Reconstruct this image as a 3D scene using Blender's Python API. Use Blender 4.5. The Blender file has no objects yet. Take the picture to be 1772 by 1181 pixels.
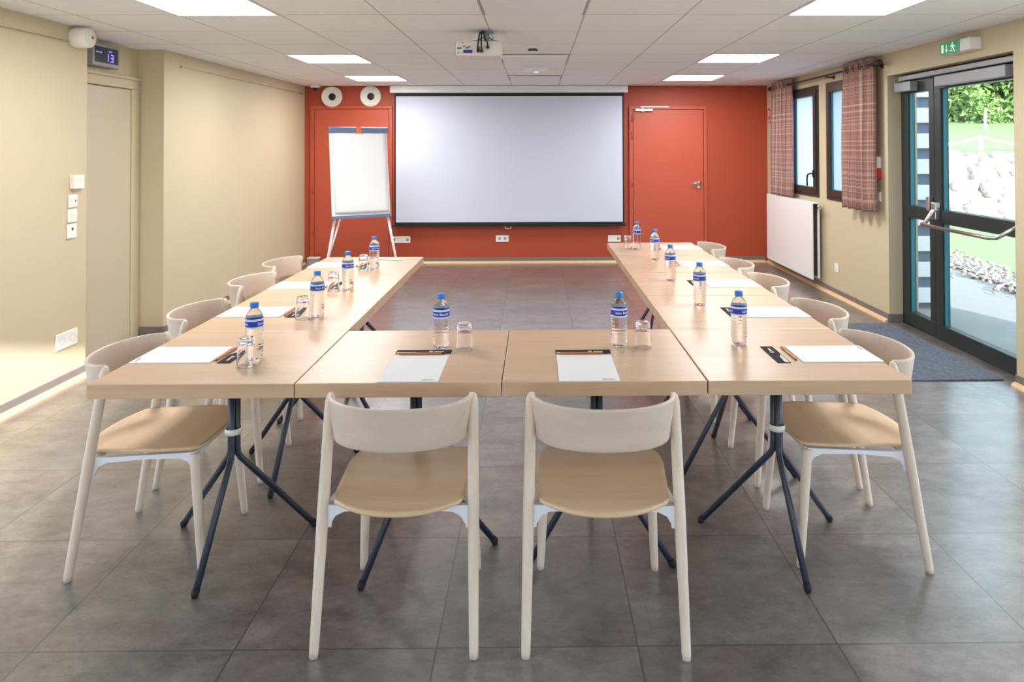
import bpy, bmesh, math, random
from mathutils import Vector, Matrix, Euler
PI = math.pi
random.seed(7)
sc = bpy.context.scene
COL = sc.collection

# ------------------------------------------------------------------ camera
W_PX, H_PX = 1772.0, 1181.0
F, CX, CY = 1232.74, 941.25, 236.31
YAW, PITCH, ROLL, CAM_H = -0.0106, 0.0138, 0.0026, 1.4994
cam_d = bpy.data.cameras.new('camera')
cam_d.sensor_fit = 'HORIZONTAL'; cam_d.sensor_width = 36.0
cam_d.lens = F / W_PX * 36.0
cam_d.shift_x = (W_PX / 2 - CX) / W_PX
cam_d.shift_y = (CY - H_PX / 2) / W_PX
cam_d.clip_start = 0.05; cam_d.clip_end = 300
cam = bpy.data.objects.new('camera', cam_d)
COL.objects.link(cam)
R = (Matrix.Rotation(YAW, 4, 'Z') @ Matrix.Rotation(PITCH, 4, 'X') @ Matrix.Rotation(ROLL, 4, 'Y') @ Matrix.Rotation(PI / 2, 4, 'X'))
cam.matrix_world = Matrix.Translation((0, 0, CAM_H)) @ R
sc.camera = cam

# ------------------------------------------------------------------ view, sky, sun
sc.view_settings.view_transform = 'Standard'
sc.view_settings.look = 'None'
sc.view_settings.gamma = 1.0
sc.view_settings.use_curve_mapping = False
sc.view_settings.exposure = 0.47
SKY_STRENGTH = 3.4
SUN_STRENGTH = 11.0
LAMP_STRENGTH = 26.0
sc.cycles.use_denoising = True
sc.cycles.max_bounces = 12
sc.cycles.diffuse_bounces = 5
sc.cycles.glossy_bounces = 5
sc.cycles.transmission_bounces = 10
sc.cycles.transparent_max_bounces = 12
sc.cycles.sample_clamp_indirect = 6.0
world = bpy.data.worlds.new('sky'); sc.world = world; world.use_nodes = True
wn = world.node_tree.nodes; wl = world.node_tree.links; wn.clear()
w_out = wn.new('ShaderNodeOutputWorld'); w_bg = wn.new('ShaderNodeBackground'); w_sky = wn.new('ShaderNodeTexSky')
w_sky.sky_type = 'PREETHAM'
SUN_DIR = Vector((-0.35, 1.0, -0.30)).normalized()      # the way the sunlight travels
w_sky.sun_direction = -SUN_DIR
w_sky.turbidity = 5.0
w_mix = wn.new('ShaderNodeMix'); w_mix.data_type = 'RGBA'; w_mix.inputs[0].default_value = 0.85
wl.new(w_sky.outputs[0], w_mix.inputs[6]); w_mix.inputs[7].default_value = (0.64, 0.81, 1.0, 1)
wl.new(w_mix.outputs[2], w_bg.inputs[0]); w_bg.inputs[1].default_value = SKY_STRENGTH
wl.new(w_bg.outputs[0], w_out.inputs[0])
sun_d = bpy.data.lights.new('sun', 'SUN'); sun_d.energy = SUN_STRENGTH; sun_d.angle = 0.02; sun_d.color = (1.0, 0.985, 0.96)
sun = bpy.data.objects.new('sun', sun_d); COL.objects.link(sun)
sun.rotation_euler = SUN_DIR.to_track_quat('-Z', 'Y').to_euler()
sun.location = (6, -14, 8)

def window_portal(loc, size, direction):
    """tells the renderer where the sky shines in; gives off no light of its own"""
    d = bpy.data.lights.new('window_portal', 'AREA'); d.shape = 'RECTANGLE'; d.size, d.size_y = size
    d.energy = 1.0; d.cycles.is_portal = True
    o = bpy.data.objects.new('window_portal', d); COL.objects.link(o); o.location = loc
    o.rotation_euler = Vector(direction).to_track_quat('-Z', 'Z').to_euler()
window_portal((-3.1, 1.2, 1.235), (4.2, 1.77), (1, 0, 0))
window_portal((3.12, 1.6, 1.07), (4.8, 2.1), (-1, 0, 0))
window_portal((0.9, -1.6, 1.15), (3.9, 1.9), (0, 1, 0))
window_portal((3.2, 5.22, 1.05), (1.6, 2.09), (-1, 0, 0))

# ------------------------------------------------------------------ materials
def lin(c):
    c = c / 255.0
    return c / 12.92 if c <= 0.04045 else ((c + 0.055) / 1.055) ** 2.4
def rgb(r, g, b): return (lin(r), lin(g), lin(b), 1.0)

def mat(name, color, rough=0.5, metal=0.0, noise=0.0, nscale=30.0, bump=0.0, coat=0.0, spec=0.5, emit=None, estr=0.0, stretch=(1, 1, 1)):
    m = bpy.data.materials.new(name); m.use_nodes = True
    nt = m.node_tree; n = nt.nodes; l = nt.links
    b = n['Principled BSDF']
    b.inputs['Base Color'].default_value = color
    b.inputs['Roughness'].default_value = rough; b.inputs['Metallic'].default_value = metal
    b.inputs['Specular IOR Level'].default_value = spec
    b.inputs['Coat Weight'].default_value = coat
    if emit: b.inputs['Emission Color'].default_value = emit; b.inputs['Emission Strength'].default_value = estr
    if noise or bump:
        tc = n.new('ShaderNodeTexCoord'); mp = n.new('ShaderNodeMapping'); tx = n.new('ShaderNodeTexNoise')
        mp.inputs['Scale'].default_value = stretch
        tx.inputs['Scale'].default_value = nscale; tx.inputs['Detail'].default_value = 5
        l.new(tc.outputs['Object'], mp.inputs[0]); l.new(mp.outputs[0], tx.inputs[0])
        if noise:
            mx = n.new('ShaderNodeMix'); mx.data_type = 'RGBA'
            c = color[:3]
            mx.inputs[6].default_value = tuple(max(0, v * (1 - noise)) for v in c) + (1,)
            mx.inputs[7].default_value = tuple(min(1, v * (1 + noise)) for v in c) + (1,)
            l.new(tx.outputs[0], mx.inputs[0]); l.new(mx.outputs[2], b.inputs['Base Color'])
        if bump:
            bp = n.new('ShaderNodeBump'); bp.inputs['Strength'].default_value = bump; bp.inputs['Distance'].default_value = 0.01
            l.new(tx.outputs[0], bp.inputs['Height']); l.new(bp.outputs[0], b.inputs['Normal'])
    return m

def wood(name, c1, c2, axis, rough=0.45, freq=14.0, spec=0.5):
    """oak / ash grain: noise stretched along one axis"""
    m = bpy.data.materials.new(name); m.use_nodes = True
    n = m.node_tree.nodes; l = m.node_tree.links; b = n['Principled BSDF']
    tc = n.new('ShaderNodeTexCoord'); mp = n.new('ShaderNodeMapping')
    s = [freq] * 3; s[axis] = freq * 0.06
    mp.inputs['Scale'].default_value = s
    oi = n.new('ShaderNodeObjectInfo'); ad = n.new('ShaderNodeVectorMath'); ad.operation = 'ADD'
    sc_ = n.new('ShaderNodeVectorMath'); sc_.operation = 'SCALE'; sc_.inputs['Scale'].default_value = 7.0
    l.new(oi.outputs['Random'], sc_.inputs[0])
    l.new(tc.outputs['Object'], ad.inputs[0]); l.new(sc_.outputs[0], ad.inputs[1])
    t1 = n.new('ShaderNodeTexNoise'); t1.inputs['Scale'].default_value = 1.0; t1.inputs['Detail'].default_value = 7; t1.inputs['Roughness'].default_value = 0.65
    t2 = n.new('ShaderNodeTexNoise'); t2.inputs['Scale'].default_value = 9.0; t2.inputs['Detail'].default_value = 3
    l.new(ad.outputs[0], mp.inputs[0]); l.new(mp.outputs[0], t1.inputs[0]); l.new(mp.outputs[0], t2.inputs[0])
    mm = n.new('ShaderNodeMath'); mm.operation = 'MULTIPLY_ADD'; mm.inputs[1].default_value = 0.35; mm.inputs[2].default_value = -0.17
    l.new(t2.outputs[0], mm.inputs[0])
    aa = n.new('ShaderNodeMath'); aa.operation = 'ADD'; l.new(t1.outputs[0], aa.inputs[0]); l.new(mm.outputs[0], aa.inputs[1])
    rp = n.new('ShaderNodeValToRGB'); rp.color_ramp.elements[0].position = 0.3; rp.color_ramp.elements[1].position = 0.72
    rp.color_ramp.elements[0].color = c2; rp.color_ramp.elements[1].color = c1
    l.new(aa.outputs[0], rp.inputs[0]); l.new(rp.outputs[0], b.inputs['Base Color'])
    b.inputs['Roughness'].default_value = rough; b.inputs['Specular IOR Level'].default_value = spec
    return m

def floor_material():
    m = bpy.data.materials.new('floor_tiles'); m.use_nodes = True
    n = m.node_tree.nodes; l = m.node_tree.links; b = n['Principled BSDF']
    T, X0, Y0 = 0.6018, -1.5054, 2.1525
    geo = n.new('ShaderNodeNewGeometry')
    mp = n.new('ShaderNodeVectorMath'); mp.operation = 'SUBTRACT'; mp.inputs[1].default_value = (X0, Y0, 0)
    l.new(geo.outputs['Position'], mp.inputs[0])
    dv = n.new('ShaderNodeVectorMath'); dv.operation = 'SCALE'; dv.inputs['Scale'].default_value = 1 / T
    l.new(mp.outputs[0], dv.inputs[0])
    fl = n.new('ShaderNodeVectorMath'); fl.operation = 'FLOOR'; l.new(dv.outputs[0], fl.inputs[0])
    fr = n.new('ShaderNodeVectorMath'); fr.operation = 'FRACTION'; l.new(dv.outputs[0], fr.inputs[0])
    wnz = n.new('ShaderNodeTexWhiteNoise'); wnz.noise_dimensions = '2D'; l.new(fl.outputs[0], wnz.inputs[0])
    # grout mask
    sx = n.new('ShaderNodeSeparateXYZ'); l.new(fr.outputs[0], sx.inputs[0])
    def edge(sock):
        a = n.new('ShaderNodeMath'); a.operation = 'SUBTRACT'; a.inputs[1].default_value = 0.5; l.new(sock, a.inputs[0])
        c = n.new('ShaderNodeMath'); c.operation = 'ABSOLUTE'; l.new(a.outputs[0], c.inputs[0])
        return c.outputs[0]
    mx = n.new('ShaderNodeMath'); mx.operation = 'MAXIMUM'; l.new(edge(sx.outputs[0]), mx.inputs[0]); l.new(edge(sx.outputs[1]), mx.inputs[1])
    gt = n.new('ShaderNodeMath'); gt.operation = 'GREATER_THAN'; gt.inputs[1].default_value = 0.5 - 0.0027 / T; l.new(mx.outputs[0], gt.inputs[0])
    # cloudy stone tone, offset per tile
    of = n.new('ShaderNodeVectorMath'); of.operation = 'MULTIPLY_ADD'; of.inputs[1].default_value = (9, 9, 9)
    l.new(wnz.outputs['Color'], of.inputs[0]); l.new(geo.outputs['Position'], of.inputs[2])
    st = n.new('ShaderNodeMapping'); st.inputs['Scale'].default_value = (1.0, 1.7, 1.0); l.new(of.outputs[0], st.inputs[0])
    n1 = n.new('ShaderNodeTexNoise'); n1.inputs['Scale'].default_value = 4.5; n1.inputs['Detail'].default_value = 12; n1.inputs['Roughness'].default_value = 0.84
    n2 = n.new('ShaderNodeTexNoise'); n2.inputs['Scale'].default_value = 1.7; n2.inputs['Detail'].default_value = 3
    l.new(st.outputs[0], n1.inputs[0]); l.new(st.outputs[0], n2.inputs[0])
    r1 = n.new('ShaderNodeValToRGB')
    e = r1.color_ramp.elements; e[0].position = 0.36; e[0].color = rgb(60, 53, 51); e[1].position = 0.66; e[1].color = rgb(148, 139, 133)
    l.new(n1.outputs[0], r1.inputs[0])
    r2 = n.new('ShaderNodeValToRGB')
    e = r2.color_ramp.elements; e[0].position = 0.35; e[0].color = rgb(96, 80, 77); e[1].position = 0.65; e[1].color = rgb(112, 108, 100)
    l.new(n2.outputs[0], r2.inputs[0])
    c1 = n.new('ShaderNodeMix'); c1.data_type = 'RGBA'; c1.inputs[0].default_value = 0.35
    l.new(r1.outputs[0], c1.inputs[6]); l.new(r2.outputs[0], c1.inputs[7])
    hv = n.new('ShaderNodeHueSaturation'); l.new(c1.outputs[2], hv.inputs['Color'])
    vm = n.new('ShaderNodeMapRange'); vm.inputs[3].default_value = 0.86; vm.inputs[4].default_value = 1.16
    l.new(wnz.outputs['Value'], vm.inputs[0]); l.new(vm.outputs[0], hv.inputs['Value'])
    c2 = n.new('ShaderNodeMix'); c2.data_type = 'RGBA'; l.new(gt.outputs[0], c2.inputs[0]); l.new(hv.outputs[0], c2.inputs[6])
    c2.inputs[7].default_value = rgb(72, 66, 61)
    l.new(c2.outputs[2], b.inputs['Base Color'])
    ro = n.new('ShaderNodeMapRange'); ro.inputs[3].default_value = 0.30; ro.inputs[4].default_value = 0.46
    l.new(n1.outputs[0], ro.inputs[0]); l.new(ro.outputs[0], b.inputs['Roughness'])
    bp = n.new('ShaderNodeBump'); bp.inputs['Strength'].default_value = 0.12; bp.inputs['Distance'].default_value = 0.004
    sb = n.new('ShaderNodeMath'); sb.operation = 'SUBTRACT'; l.new(n1.outputs[0], sb.inputs[0]); l.new(gt.outputs[0], sb.inputs[1])
    l.new(sb.outputs[0], bp.inputs['Height']); l.new(bp.outputs[0], b.inputs['Normal'])
    b.inputs['Specular IOR Level'].default_value = 0.6
    b.inputs['Coat Weight'].default_value = 1.0; b.inputs['Coat Roughness'].default_value = 0.26; b.inputs['Coat IOR'].default_value = 1.75
    return m

def ceiling_material():
    m = bpy.data.materials.new('ceiling_tiles'); m.use_nodes = True
    n = m.node_tree.nodes; l = m.node_tree.links; b = n['Principled BSDF']
    geo = n.new('ShaderNodeNewGeometry')
    mp = n.new('ShaderNodeVectorMath'); mp.operation = 'SUBTRACT'; mp.inputs[1].default_value = (-2.1126, 4.2112, 0)
    l.new(geo.outputs['Position'], mp.inputs[0])
    dv = n.new('ShaderNodeVectorMath'); dv.operation = 'SCALE'; dv.inputs['Scale'].default_value = 1 / 0.6
    l.new(mp.outputs[0], dv.inputs[0])
    fr = n.new('ShaderNodeVectorMath'); fr.operation = 'FRACTION'; l.new(dv.outputs[0], fr.inputs[0])
    sx = n.new('ShaderNodeSeparateXYZ'); l.new(fr.outputs[0], sx.inputs[0])
    def line(sock, w):
        a = n.new('ShaderNodeMath'); a.operation = 'SUBTRACT'; a.inputs[1].default_value = 0.5; l.new(sock, a.inputs[0])
        c = n.new('ShaderNodeMath'); c.operation = 'ABSOLUTE'; l.new(a.outputs[0], c.inputs[0])
        g = n.new('ShaderNodeMath'); g.operation = 'GREATER_THAN'; g.inputs[1].default_value = 0.5 - w; l.new(c.outputs[0], g.inputs[0])
        return g.outputs[0]
    mx = n.new('ShaderNodeMath'); mx.operation = 'MAXIMUM'; l.new(line(sx.outputs[0], 0.0075), mx.inputs[0]); l.new(line(sx.outputs[1], 0.0075), mx.inputs[1])
    nz = n.new('ShaderNodeTexNoise'); nz.inputs['Scale'].default_value = 160; l.new(geo.outputs['Position'], nz.inputs[0])
    rp = n.new('ShaderNodeValToRGB'); rp.color_ramp.elements[0].color = rgb(236, 237, 240); rp.color_ramp.elements[1].color = rgb(246, 247, 250)
    l.new(nz.outputs[0], rp.inputs[0])
    c = n.new('ShaderNodeMix'); c.data_type = 'RGBA'; l.new(mx.outputs[0], c.inputs[0]); l.new(rp.outputs[0], c.inputs[6]); c.inputs[7].default_value = rgb(188, 180, 174)
    l.new(c.outputs[2], b.inputs['Base Color'])
    b.inputs['Roughness'].default_value = 0.85
    return m

def curtain_material():
    m = bpy.data.materials.new('checked_curtain_cloth'); m.use_nodes = True
    n = m.node_tree.nodes; l = m.node_tree.links; b = n['Principled BSDF']
    uv = n.new('ShaderNodeUVMap'); uv.uv_map = 'UVMap'
    sx = n.new('ShaderNodeSeparateXYZ'); l.new(uv.outputs[0], sx.inputs[0])
    def bands(sock, f1, f2, thr):
        nz = n.new('ShaderNodeTexNoise'); nz.noise_dimensions = '1D'; nz.inputs['Scale'].default_value = f1; nz.inputs['Detail'].default_value = 4; nz.inputs['Roughness'].default_value = 0.8
        l.new(sock, nz.inputs['W'])
        r = n.new('ShaderNodeValToRGB'); r.color_ramp.interpolation = 'LINEAR'
        r.color_ramp.elements[0].position = thr; r.color_ramp.elements[0].color = (0, 0, 0, 1)
        r.color_ramp.elements[1].position = thr + 0.12; r.color_ramp.elements[1].color = (1, 1, 1, 1)
        l.new(nz.outputs[0], r.inputs[0]); return r.outputs[0]
    h = bands(sx.outputs[1], 34, 0, 0.50); v = bands(sx.outputs[0], 34, 0, 0.50)
    a = n.new('ShaderNodeMix'); a.data_type = 'RGBA'; a.inputs[6].default_value = rgb(160, 112, 100); a.inputs[7].default_value = rgb(226, 198, 186)
    add = n.new('ShaderNodeMath'); add.operation = 'MULTIPLY_ADD'; add.inputs[1].default_value = 0.5
    hv = n.new('ShaderNodeMath'); hv.operation = 'MULTIPLY'; hv.inputs[1].default_value = 0.5
    l.new(v, hv.inputs[0]); l.new(h, add.inputs[0]); l.new(hv.outputs[0], add.inputs[2]); l.new(add.outputs[0], a.inputs[0])
    l.new(a.outputs[2], b.inputs['Base Color']); b.inputs['Roughness'].default_value = 0.9
    b.inputs['Sheen Weight'].default_value = 0.3
    tr = n.new('ShaderNodeBsdfTranslucent'); l.new(a.outputs[2], tr.inputs[0])
    ms = n.new('ShaderNodeMixShader'); ms.inputs[0].default_value = 0.28
    l.new(b.outputs[0], ms.inputs[1]); l.new(tr.outputs[0], ms.inputs[2]); l.new(ms.outputs[0], n['Material Output'].inputs[0])
    return m

def glass(name, color=(1, 1, 1, 1), ior=1.45, rough=0.0):
    m = bpy.data.materials.new(name); m.use_nodes = True
    b = m.node_tree.nodes['Principled BSDF']
    b.inputs['Base Color'].default_value = color; b.inputs['Roughness'].default_value = rough
    b.inputs['IOR'].default_value = ior; b.inputs['Transmission Weight'].default_value = 1.0
    return m

def pane(name, tint=(0.92, 0.97, 0.97, 1), refl=0.05):
    """thin window glass: clear with a weak mirror reflection"""
    m = bpy.data.materials.new(name); m.use_nodes = True
    n = m.node_tree.nodes; l = m.node_tree.links
    n.remove(n['Principled BSDF'])
    t = n.new('ShaderNodeBsdfTransparent'); t.inputs[0].default_value = tint
    g = n.new('ShaderNodeBsdfGlossy'); g.inputs['Roughness'].default_value = 0.02
    ms = n.new('ShaderNodeMixShader'); ms.inputs[0].default_value = refl; l.new(t.outputs[0], ms.inputs[1]); l.new(g.outputs[0], ms.inputs[2])
    l.new(ms.outputs[0], n['Material Output'].inputs[0])
    return m

def frosted(name):
    """window glass with a frosted film: scatters the daylight, no clear view"""
    m = bpy.data.materials.new(name); m.use_nodes = True
    n = m.node_tree.nodes; l = m.node_tree.links
    n.remove(n['Principled BSDF'])
    t = n.new('ShaderNodeBsdfTranslucent'); t.inputs[0].default_value = (0.60, 0.68, 0.82, 1)
    g = n.new('ShaderNodeBsdfGlossy'); g.inputs['Roughness'].default_value = 0.08
    ms = n.new('ShaderNodeMixShader'); ms.inputs[0].default_value = 0.06
    l.new(t.outputs[0], ms.inputs[1]); l.new(g.outputs[0], ms.inputs[2]); l.new(ms.outputs[0], n['Material Output'].inputs[0])
    return m

def plastic_bottle(name):
    """thin clear plastic full of water: mostly see-through, glossy, faintly milky"""
    m = bpy.data.materials.new(name); m.use_nodes = True
    n = m.node_tree.nodes; l = m.node_tree.links; b = n['Principled BSDF']
    b.inputs['Base Color'].default_value = (0.97, 0.985, 1, 1); b.inputs['Roughness'].default_value = 0.03
    b.inputs['IOR'].default_value = 1.22; b.inputs['Transmission Weight'].default_value = 1.0
    return m

M = {}
M['floor'] = floor_material(); M['ceiling'] = ceiling_material()
M['beige'] = mat('beige_wall_paint', rgb(198, 185, 154), 0.6, noise=0.03, nscale=3, bump=0.02)
M['beige_door'] = mat('beige_door_paint', rgb(192, 180, 156), 0.42, noise=0.02, nscale=4)
M['red'] = mat('terracotta_wall_paint', rgb(168, 68, 40), 0.55, noise=0.05, nscale=2)
M['red_door'] = mat('terracotta_door_paint', rgb(182, 80, 56), 0.42, noise=0.04, nscale=3)
M['skirt'] = mat('grey_skirting_tile', rgb(120, 112, 108), 0.4, noise=0.15, nscale=12)
M['bead'] = mat('pine_bead', rgb(218, 184, 142), 0.4, noise=0.1, nscale=20, stretch=(1, 1, 1))
M['white'] = mat('white_plastic', rgb(238, 236, 230), 0.4, noise=0.01)
M['whitemetal'] = mat('white_lacquer', rgb(236, 234, 236), 0.3, noise=0.01)
M['offwhite'] = mat('off_white_plastic', rgb(228, 224, 214), 0.45, noise=0.02)
M['black'] = mat('black_plastic', rgb(22, 22, 24), 0.4, noise=0.05)
M['blackcloth'] = mat('black_screen_border', rgb(20, 21, 26), 0.7, noise=0.05)
M['navy'] = mat('navy_powder_coat', rgb(34, 44, 60), 0.35, noise=0.05, nscale=60, spec=0.6)
M['rubber'] = mat('black_rubber', rgb(18, 18, 20), 0.7, noise=0.05)
M['steel'] = mat('brushed_steel', rgb(200, 196, 190), 0.28, metal=1.0, noise=0.05, nscale=40)
M['grey'] = mat('grey_plastic', rgb(150, 152, 156), 0.4, noise=0.03)
M['oak'] = wood('oak_tabletop', rgb(212, 179, 148), rgb(194, 159, 127), 0, rough=0.34, freq=13)
M['ash'] = wood('bleached_ash', rgb(230, 212, 194), rgb(212, 192, 172), 2, rough=0.45, freq=22)
M['ashh'] = wood('bleached_ash_veneer', rgb(224, 194, 158), rgb(210, 176, 138), 0, rough=0.42, freq=18)
M['ashback_lit'] = wood('ash_back_light_greyed', rgb(216, 196, 179), rgb(202, 181, 164), 0, rough=0.42, freq=18)  # same ash veneer, with the greyish light on the backrest put into its colour
M['chairwhite'] = mat('white_die_cast', rgb(232, 233, 240), 0.35, noise=0.01)
M['darkframe'] = mat('dark_green_aluminium', rgb(34, 44, 42), 0.4, noise=0.05, nscale=50)
M['brownframe'] = mat('dark_brown_window_frame', rgb(50, 42, 38), 0.4, noise=0.05, nscale=50)
M['tealedge'] = mat('teal_gasket', rgb(58, 122, 136), 0.4, noise=0.05)
M['mat'] = mat('blue_grey_carpet', rgb(86, 92, 102), 0.95, noise=0.8, nscale=48, bump=0.8)
M['pane'] = pane('clear_pane')
M['frost'] = frosted('frosted_pane')
M['curtain'] = curtain_material()
M['lamp'] = mat('lit_diffuser', (1, 1, 1, 1), 0.5, emit=(1.0, 0.98, 0.955, 1), estr=LAMP_STRENGTH, noise=0.001)
M['screen'] = mat('projection_cloth', rgb(202, 208, 226), 0.75, noise=0.01, nscale=6)
M['paper'] = mat('white_paper', rgb(230, 230, 230), 0.7, noise=0.01)
M['ink'] = mat('grey_ink', rgb(70, 70, 72), 0.7, noise=0.02)
M['card'] = mat('dark_printed_card', rgb(34, 29, 28), 0.75, noise=0.3, nscale=60, spec=0.15)
M['cardlight'] = mat('pale_print', rgb(196, 190, 182), 0.4, noise=0.2, nscale=90)
M['pencil'] = mat('natural_pencil_wood', rgb(198, 122, 78), 0.45, noise=0.1)
M['graphite'] = mat('graphite', rgb(40, 36, 36), 0.5, noise=0.05)
M['bottle'] = plastic_bottle('clear_water_bottle')
M['tumbler'] = glass('clear_glass', (0.99, 0.99, 0.99, 1), 1.36, 0.0)
M['cap'] = mat('blue_bottle_cap', rgb(26, 118, 200), 0.35, noise=0.03)
M['labelblue'] = mat('deep_blue_label', rgb(24, 52, 160), 0.35, noise=0.03)
M['labelpale'] = mat('pale_blue_label', rgb(186, 206, 236), 0.35, noise=0.04, nscale=80)
M['labelwhite'] = mat('white_label_print', rgb(244, 246, 250), 0.4, noise=0.01)
M['green'] = mat('lit_green_sign', rgb(20, 140, 92), 0.4, emit=rgb(20, 140, 92), estr=0.25, noise=0.02)
M['signwhite'] = mat('lit_white_pictogram', rgb(230, 240, 232), 0.4, emit=rgb(230, 240, 232), estr=0.3, noise=0.01)
M['firered'] = mat('red_plastic', rgb(196, 30, 34), 0.35, noise=0.03)
M['led'] = mat('green_led', rgb(90, 230, 170), 0.4, emit=(0.2, 0.95, 0.55, 1), estr=3.0, noise=0.01)
M['leddot'] = mat('blue_led_digits', rgb(90, 80, 240), 0.4, emit=(0.16, 0.12, 1.0, 1), estr=2.2, noise=0.01)
M['display'] = mat('dark_clock_glass', rgb(40, 42, 54), 0.15, noise=0.03)
M['flipbar'] = mat('slate_blue_clamp_bar', rgb(92, 108, 142), 0.35, noise=0.04)
M['orange'] = mat('orange_clip', rgb(230, 104, 70), 0.4, noise=0.04)
M['portblue'] = mat('blue_connectors', rgb(44, 48, 150), 0.4, noise=0.05)
M['portorange'] = mat('orange_connector', rgb(180, 110, 50), 0.4, noise=0.05)
M['concrete'] = mat('outdoor_concrete', rgb(136, 133, 128), 0.85, noise=0.12, nscale=9, bump=0.2)
M['lawn'] = mat('lawn', rgb(124, 136, 92), 0.9, noise=0.35, nscale=24, bump=0.6)
M['stone'] = mat('pale_rock', rgb(164, 154, 144), 0.85, noise=0.2, nscale=8, bump=0.5)
M['pebble'] = mat('gravel_stone', rgb(132, 120, 114), 0.8, noise=0.4, nscale=20)
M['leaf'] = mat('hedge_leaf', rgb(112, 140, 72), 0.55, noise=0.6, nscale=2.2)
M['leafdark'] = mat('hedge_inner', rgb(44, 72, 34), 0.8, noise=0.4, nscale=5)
M['fence'] = mat('white_painted_post', rgb(236, 234, 226), 0.6, noise=0.04)
M['slat'] = mat('white_slat', rgb(226, 228, 230), 0.5, noise=0.02)
M['slatback'] = mat('blue_grey_cladding', rgb(96, 114, 134), 0.6, noise=0.05)
M['render'] = mat('exterior_render', rgb(214, 208, 196), 0.8, noise=0.05)

# ------------------------------------------------------------------ mesh helpers
def box(bm, x0, x1, y0, y1, z0, z1, bevel=0.0, mi=0, seg=2):
    r = bmesh.ops.create_cube(bm, size=1.0)
    vs = r['verts']
    for v in vs:
        v.co = Vector((x0 + (v.co.x + .5) * (x1 - x0), y0 + (v.co.y + .5) * (y1 - y0), z0 + (v.co.z + .5) * (z1 - z0)))
    fs = set(f for v in vs for f in v.link_faces)
    if bevel > 0:
        es = set(e for v in vs for e in v.link_edges)
        r2 = bmesh.ops.bevel(bm, geom=list(es), offset=bevel, segments=seg, affect='EDGES', profile=0.5)
        fs |= set(r2['faces']); fs = set(f for f in fs if f.is_valid)
    for f in fs: f.material_index = mi
    return fs

def ring(bm, c, n, rx, ry, seg, ref=None):
    n = n.normalized()
    a = (ref or (Vector((1, 0, 0)) if abs(n.x) < 0.9 else Vector((0, 1, 0))))
    u = (a - n * a.dot(n)).normalized(); w = n.cross(u)
    return [bm.verts.new(c + u * (rx * math.cos(2 * PI * i / seg)) + w * (ry * math.sin(2 * PI * i / seg))) for i in range(seg)]

def tube(bm, pts, radii, seg=14, mi=0, cap=True, smooth=True, ref=None):
    pts = [Vector(p) for p in pts]
    if not isinstance(radii, (list, tuple)): radii = [radii] * len(pts)
    rings = []
    for i, p in enumerate(pts):
        if i == 0: d = pts[1] - pts[0]
        elif i == len(pts) - 1: d = pts[-1] - pts[-2]
        else: d = (pts[i + 1] - p).normalized() + (p - pts[i - 1]).normalized()
        r = radii[i]; rx, ry = r if isinstance(r, tuple) else (r, r)
        rings.append(ring(bm, p, d, rx, ry, seg, ref))
    for a, b in zip(rings, rings[1:]):
        for i in range(seg):
            f = bm.faces.new((a[i], a[(i + 1) % seg], b[(i + 1) % seg], b[i])); f.smooth = smooth; f.material_index = mi
    if cap:
        f = bm.faces.new(rings[0][::-1]); f.material_index = mi
        f = bm.faces.new(rings[-1]); f.material_index = mi

def lathe(bm, prof, seg=28, c=(0, 0, 0), mi=0, axis='Z', smooth=True):
    c = Vector(c); rings = []
    def place(r, h, a):
        x, y = r * math.cos(a), r * math.sin(a)
        if axis == 'Z': return c + Vector((x, y, h))
        if axis == 'Y': return c + Vector((x, h, -y))
        return c + Vector((h, x, y))
    for r, h in prof:
        if r < 1e-6: rings.append([bm.verts.new(place(0, h, 0))])
        else: rings.append([bm.verts.new(place(r, h, 2 * PI * i / seg)) for i in range(seg)])
    for a, b in zip(rings, rings[1:]):
        for i in range(seg):
            j = (i + 1) % seg
            if len(a) == 1 and len(b) == 1: continue
            if len(a) == 1: f = bm.faces.new((a[0], b[j], b[i]))
            elif len(b) == 1: f = bm.faces.new((a[i], a[j], b[0]))
            else: f = bm.faces.new((a[i], a[j], b[j], b[i]))
            f.smooth = smooth; f.material_index = mi

def prism(bm, poly, axis, a0, a1, mi=0):
    """extrude a polygon given in the two other axes from a0 to a1 along axis"""
    def pt(p, h):
        if axis == 0: return Vector((h, p[0], p[1]))
        if axis == 1: return Vector((p[0], h, p[1]))
        return Vector((p[0], p[1], h))
    A = [bm.verts.new(pt(p, a0)) for p in poly]; B = [bm.verts.new(pt(p, a1)) for p in poly]
    k = len(poly)
    for i in range(k):
        f = bm.faces.new((A[i], A[(i + 1) % k], B[(i + 1) % k], B[i])); f.material_index = mi
    f = bm.faces.new(A[::-1]); f.material_index = mi
    f = bm.faces.new(B); f.material_index = mi

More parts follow.
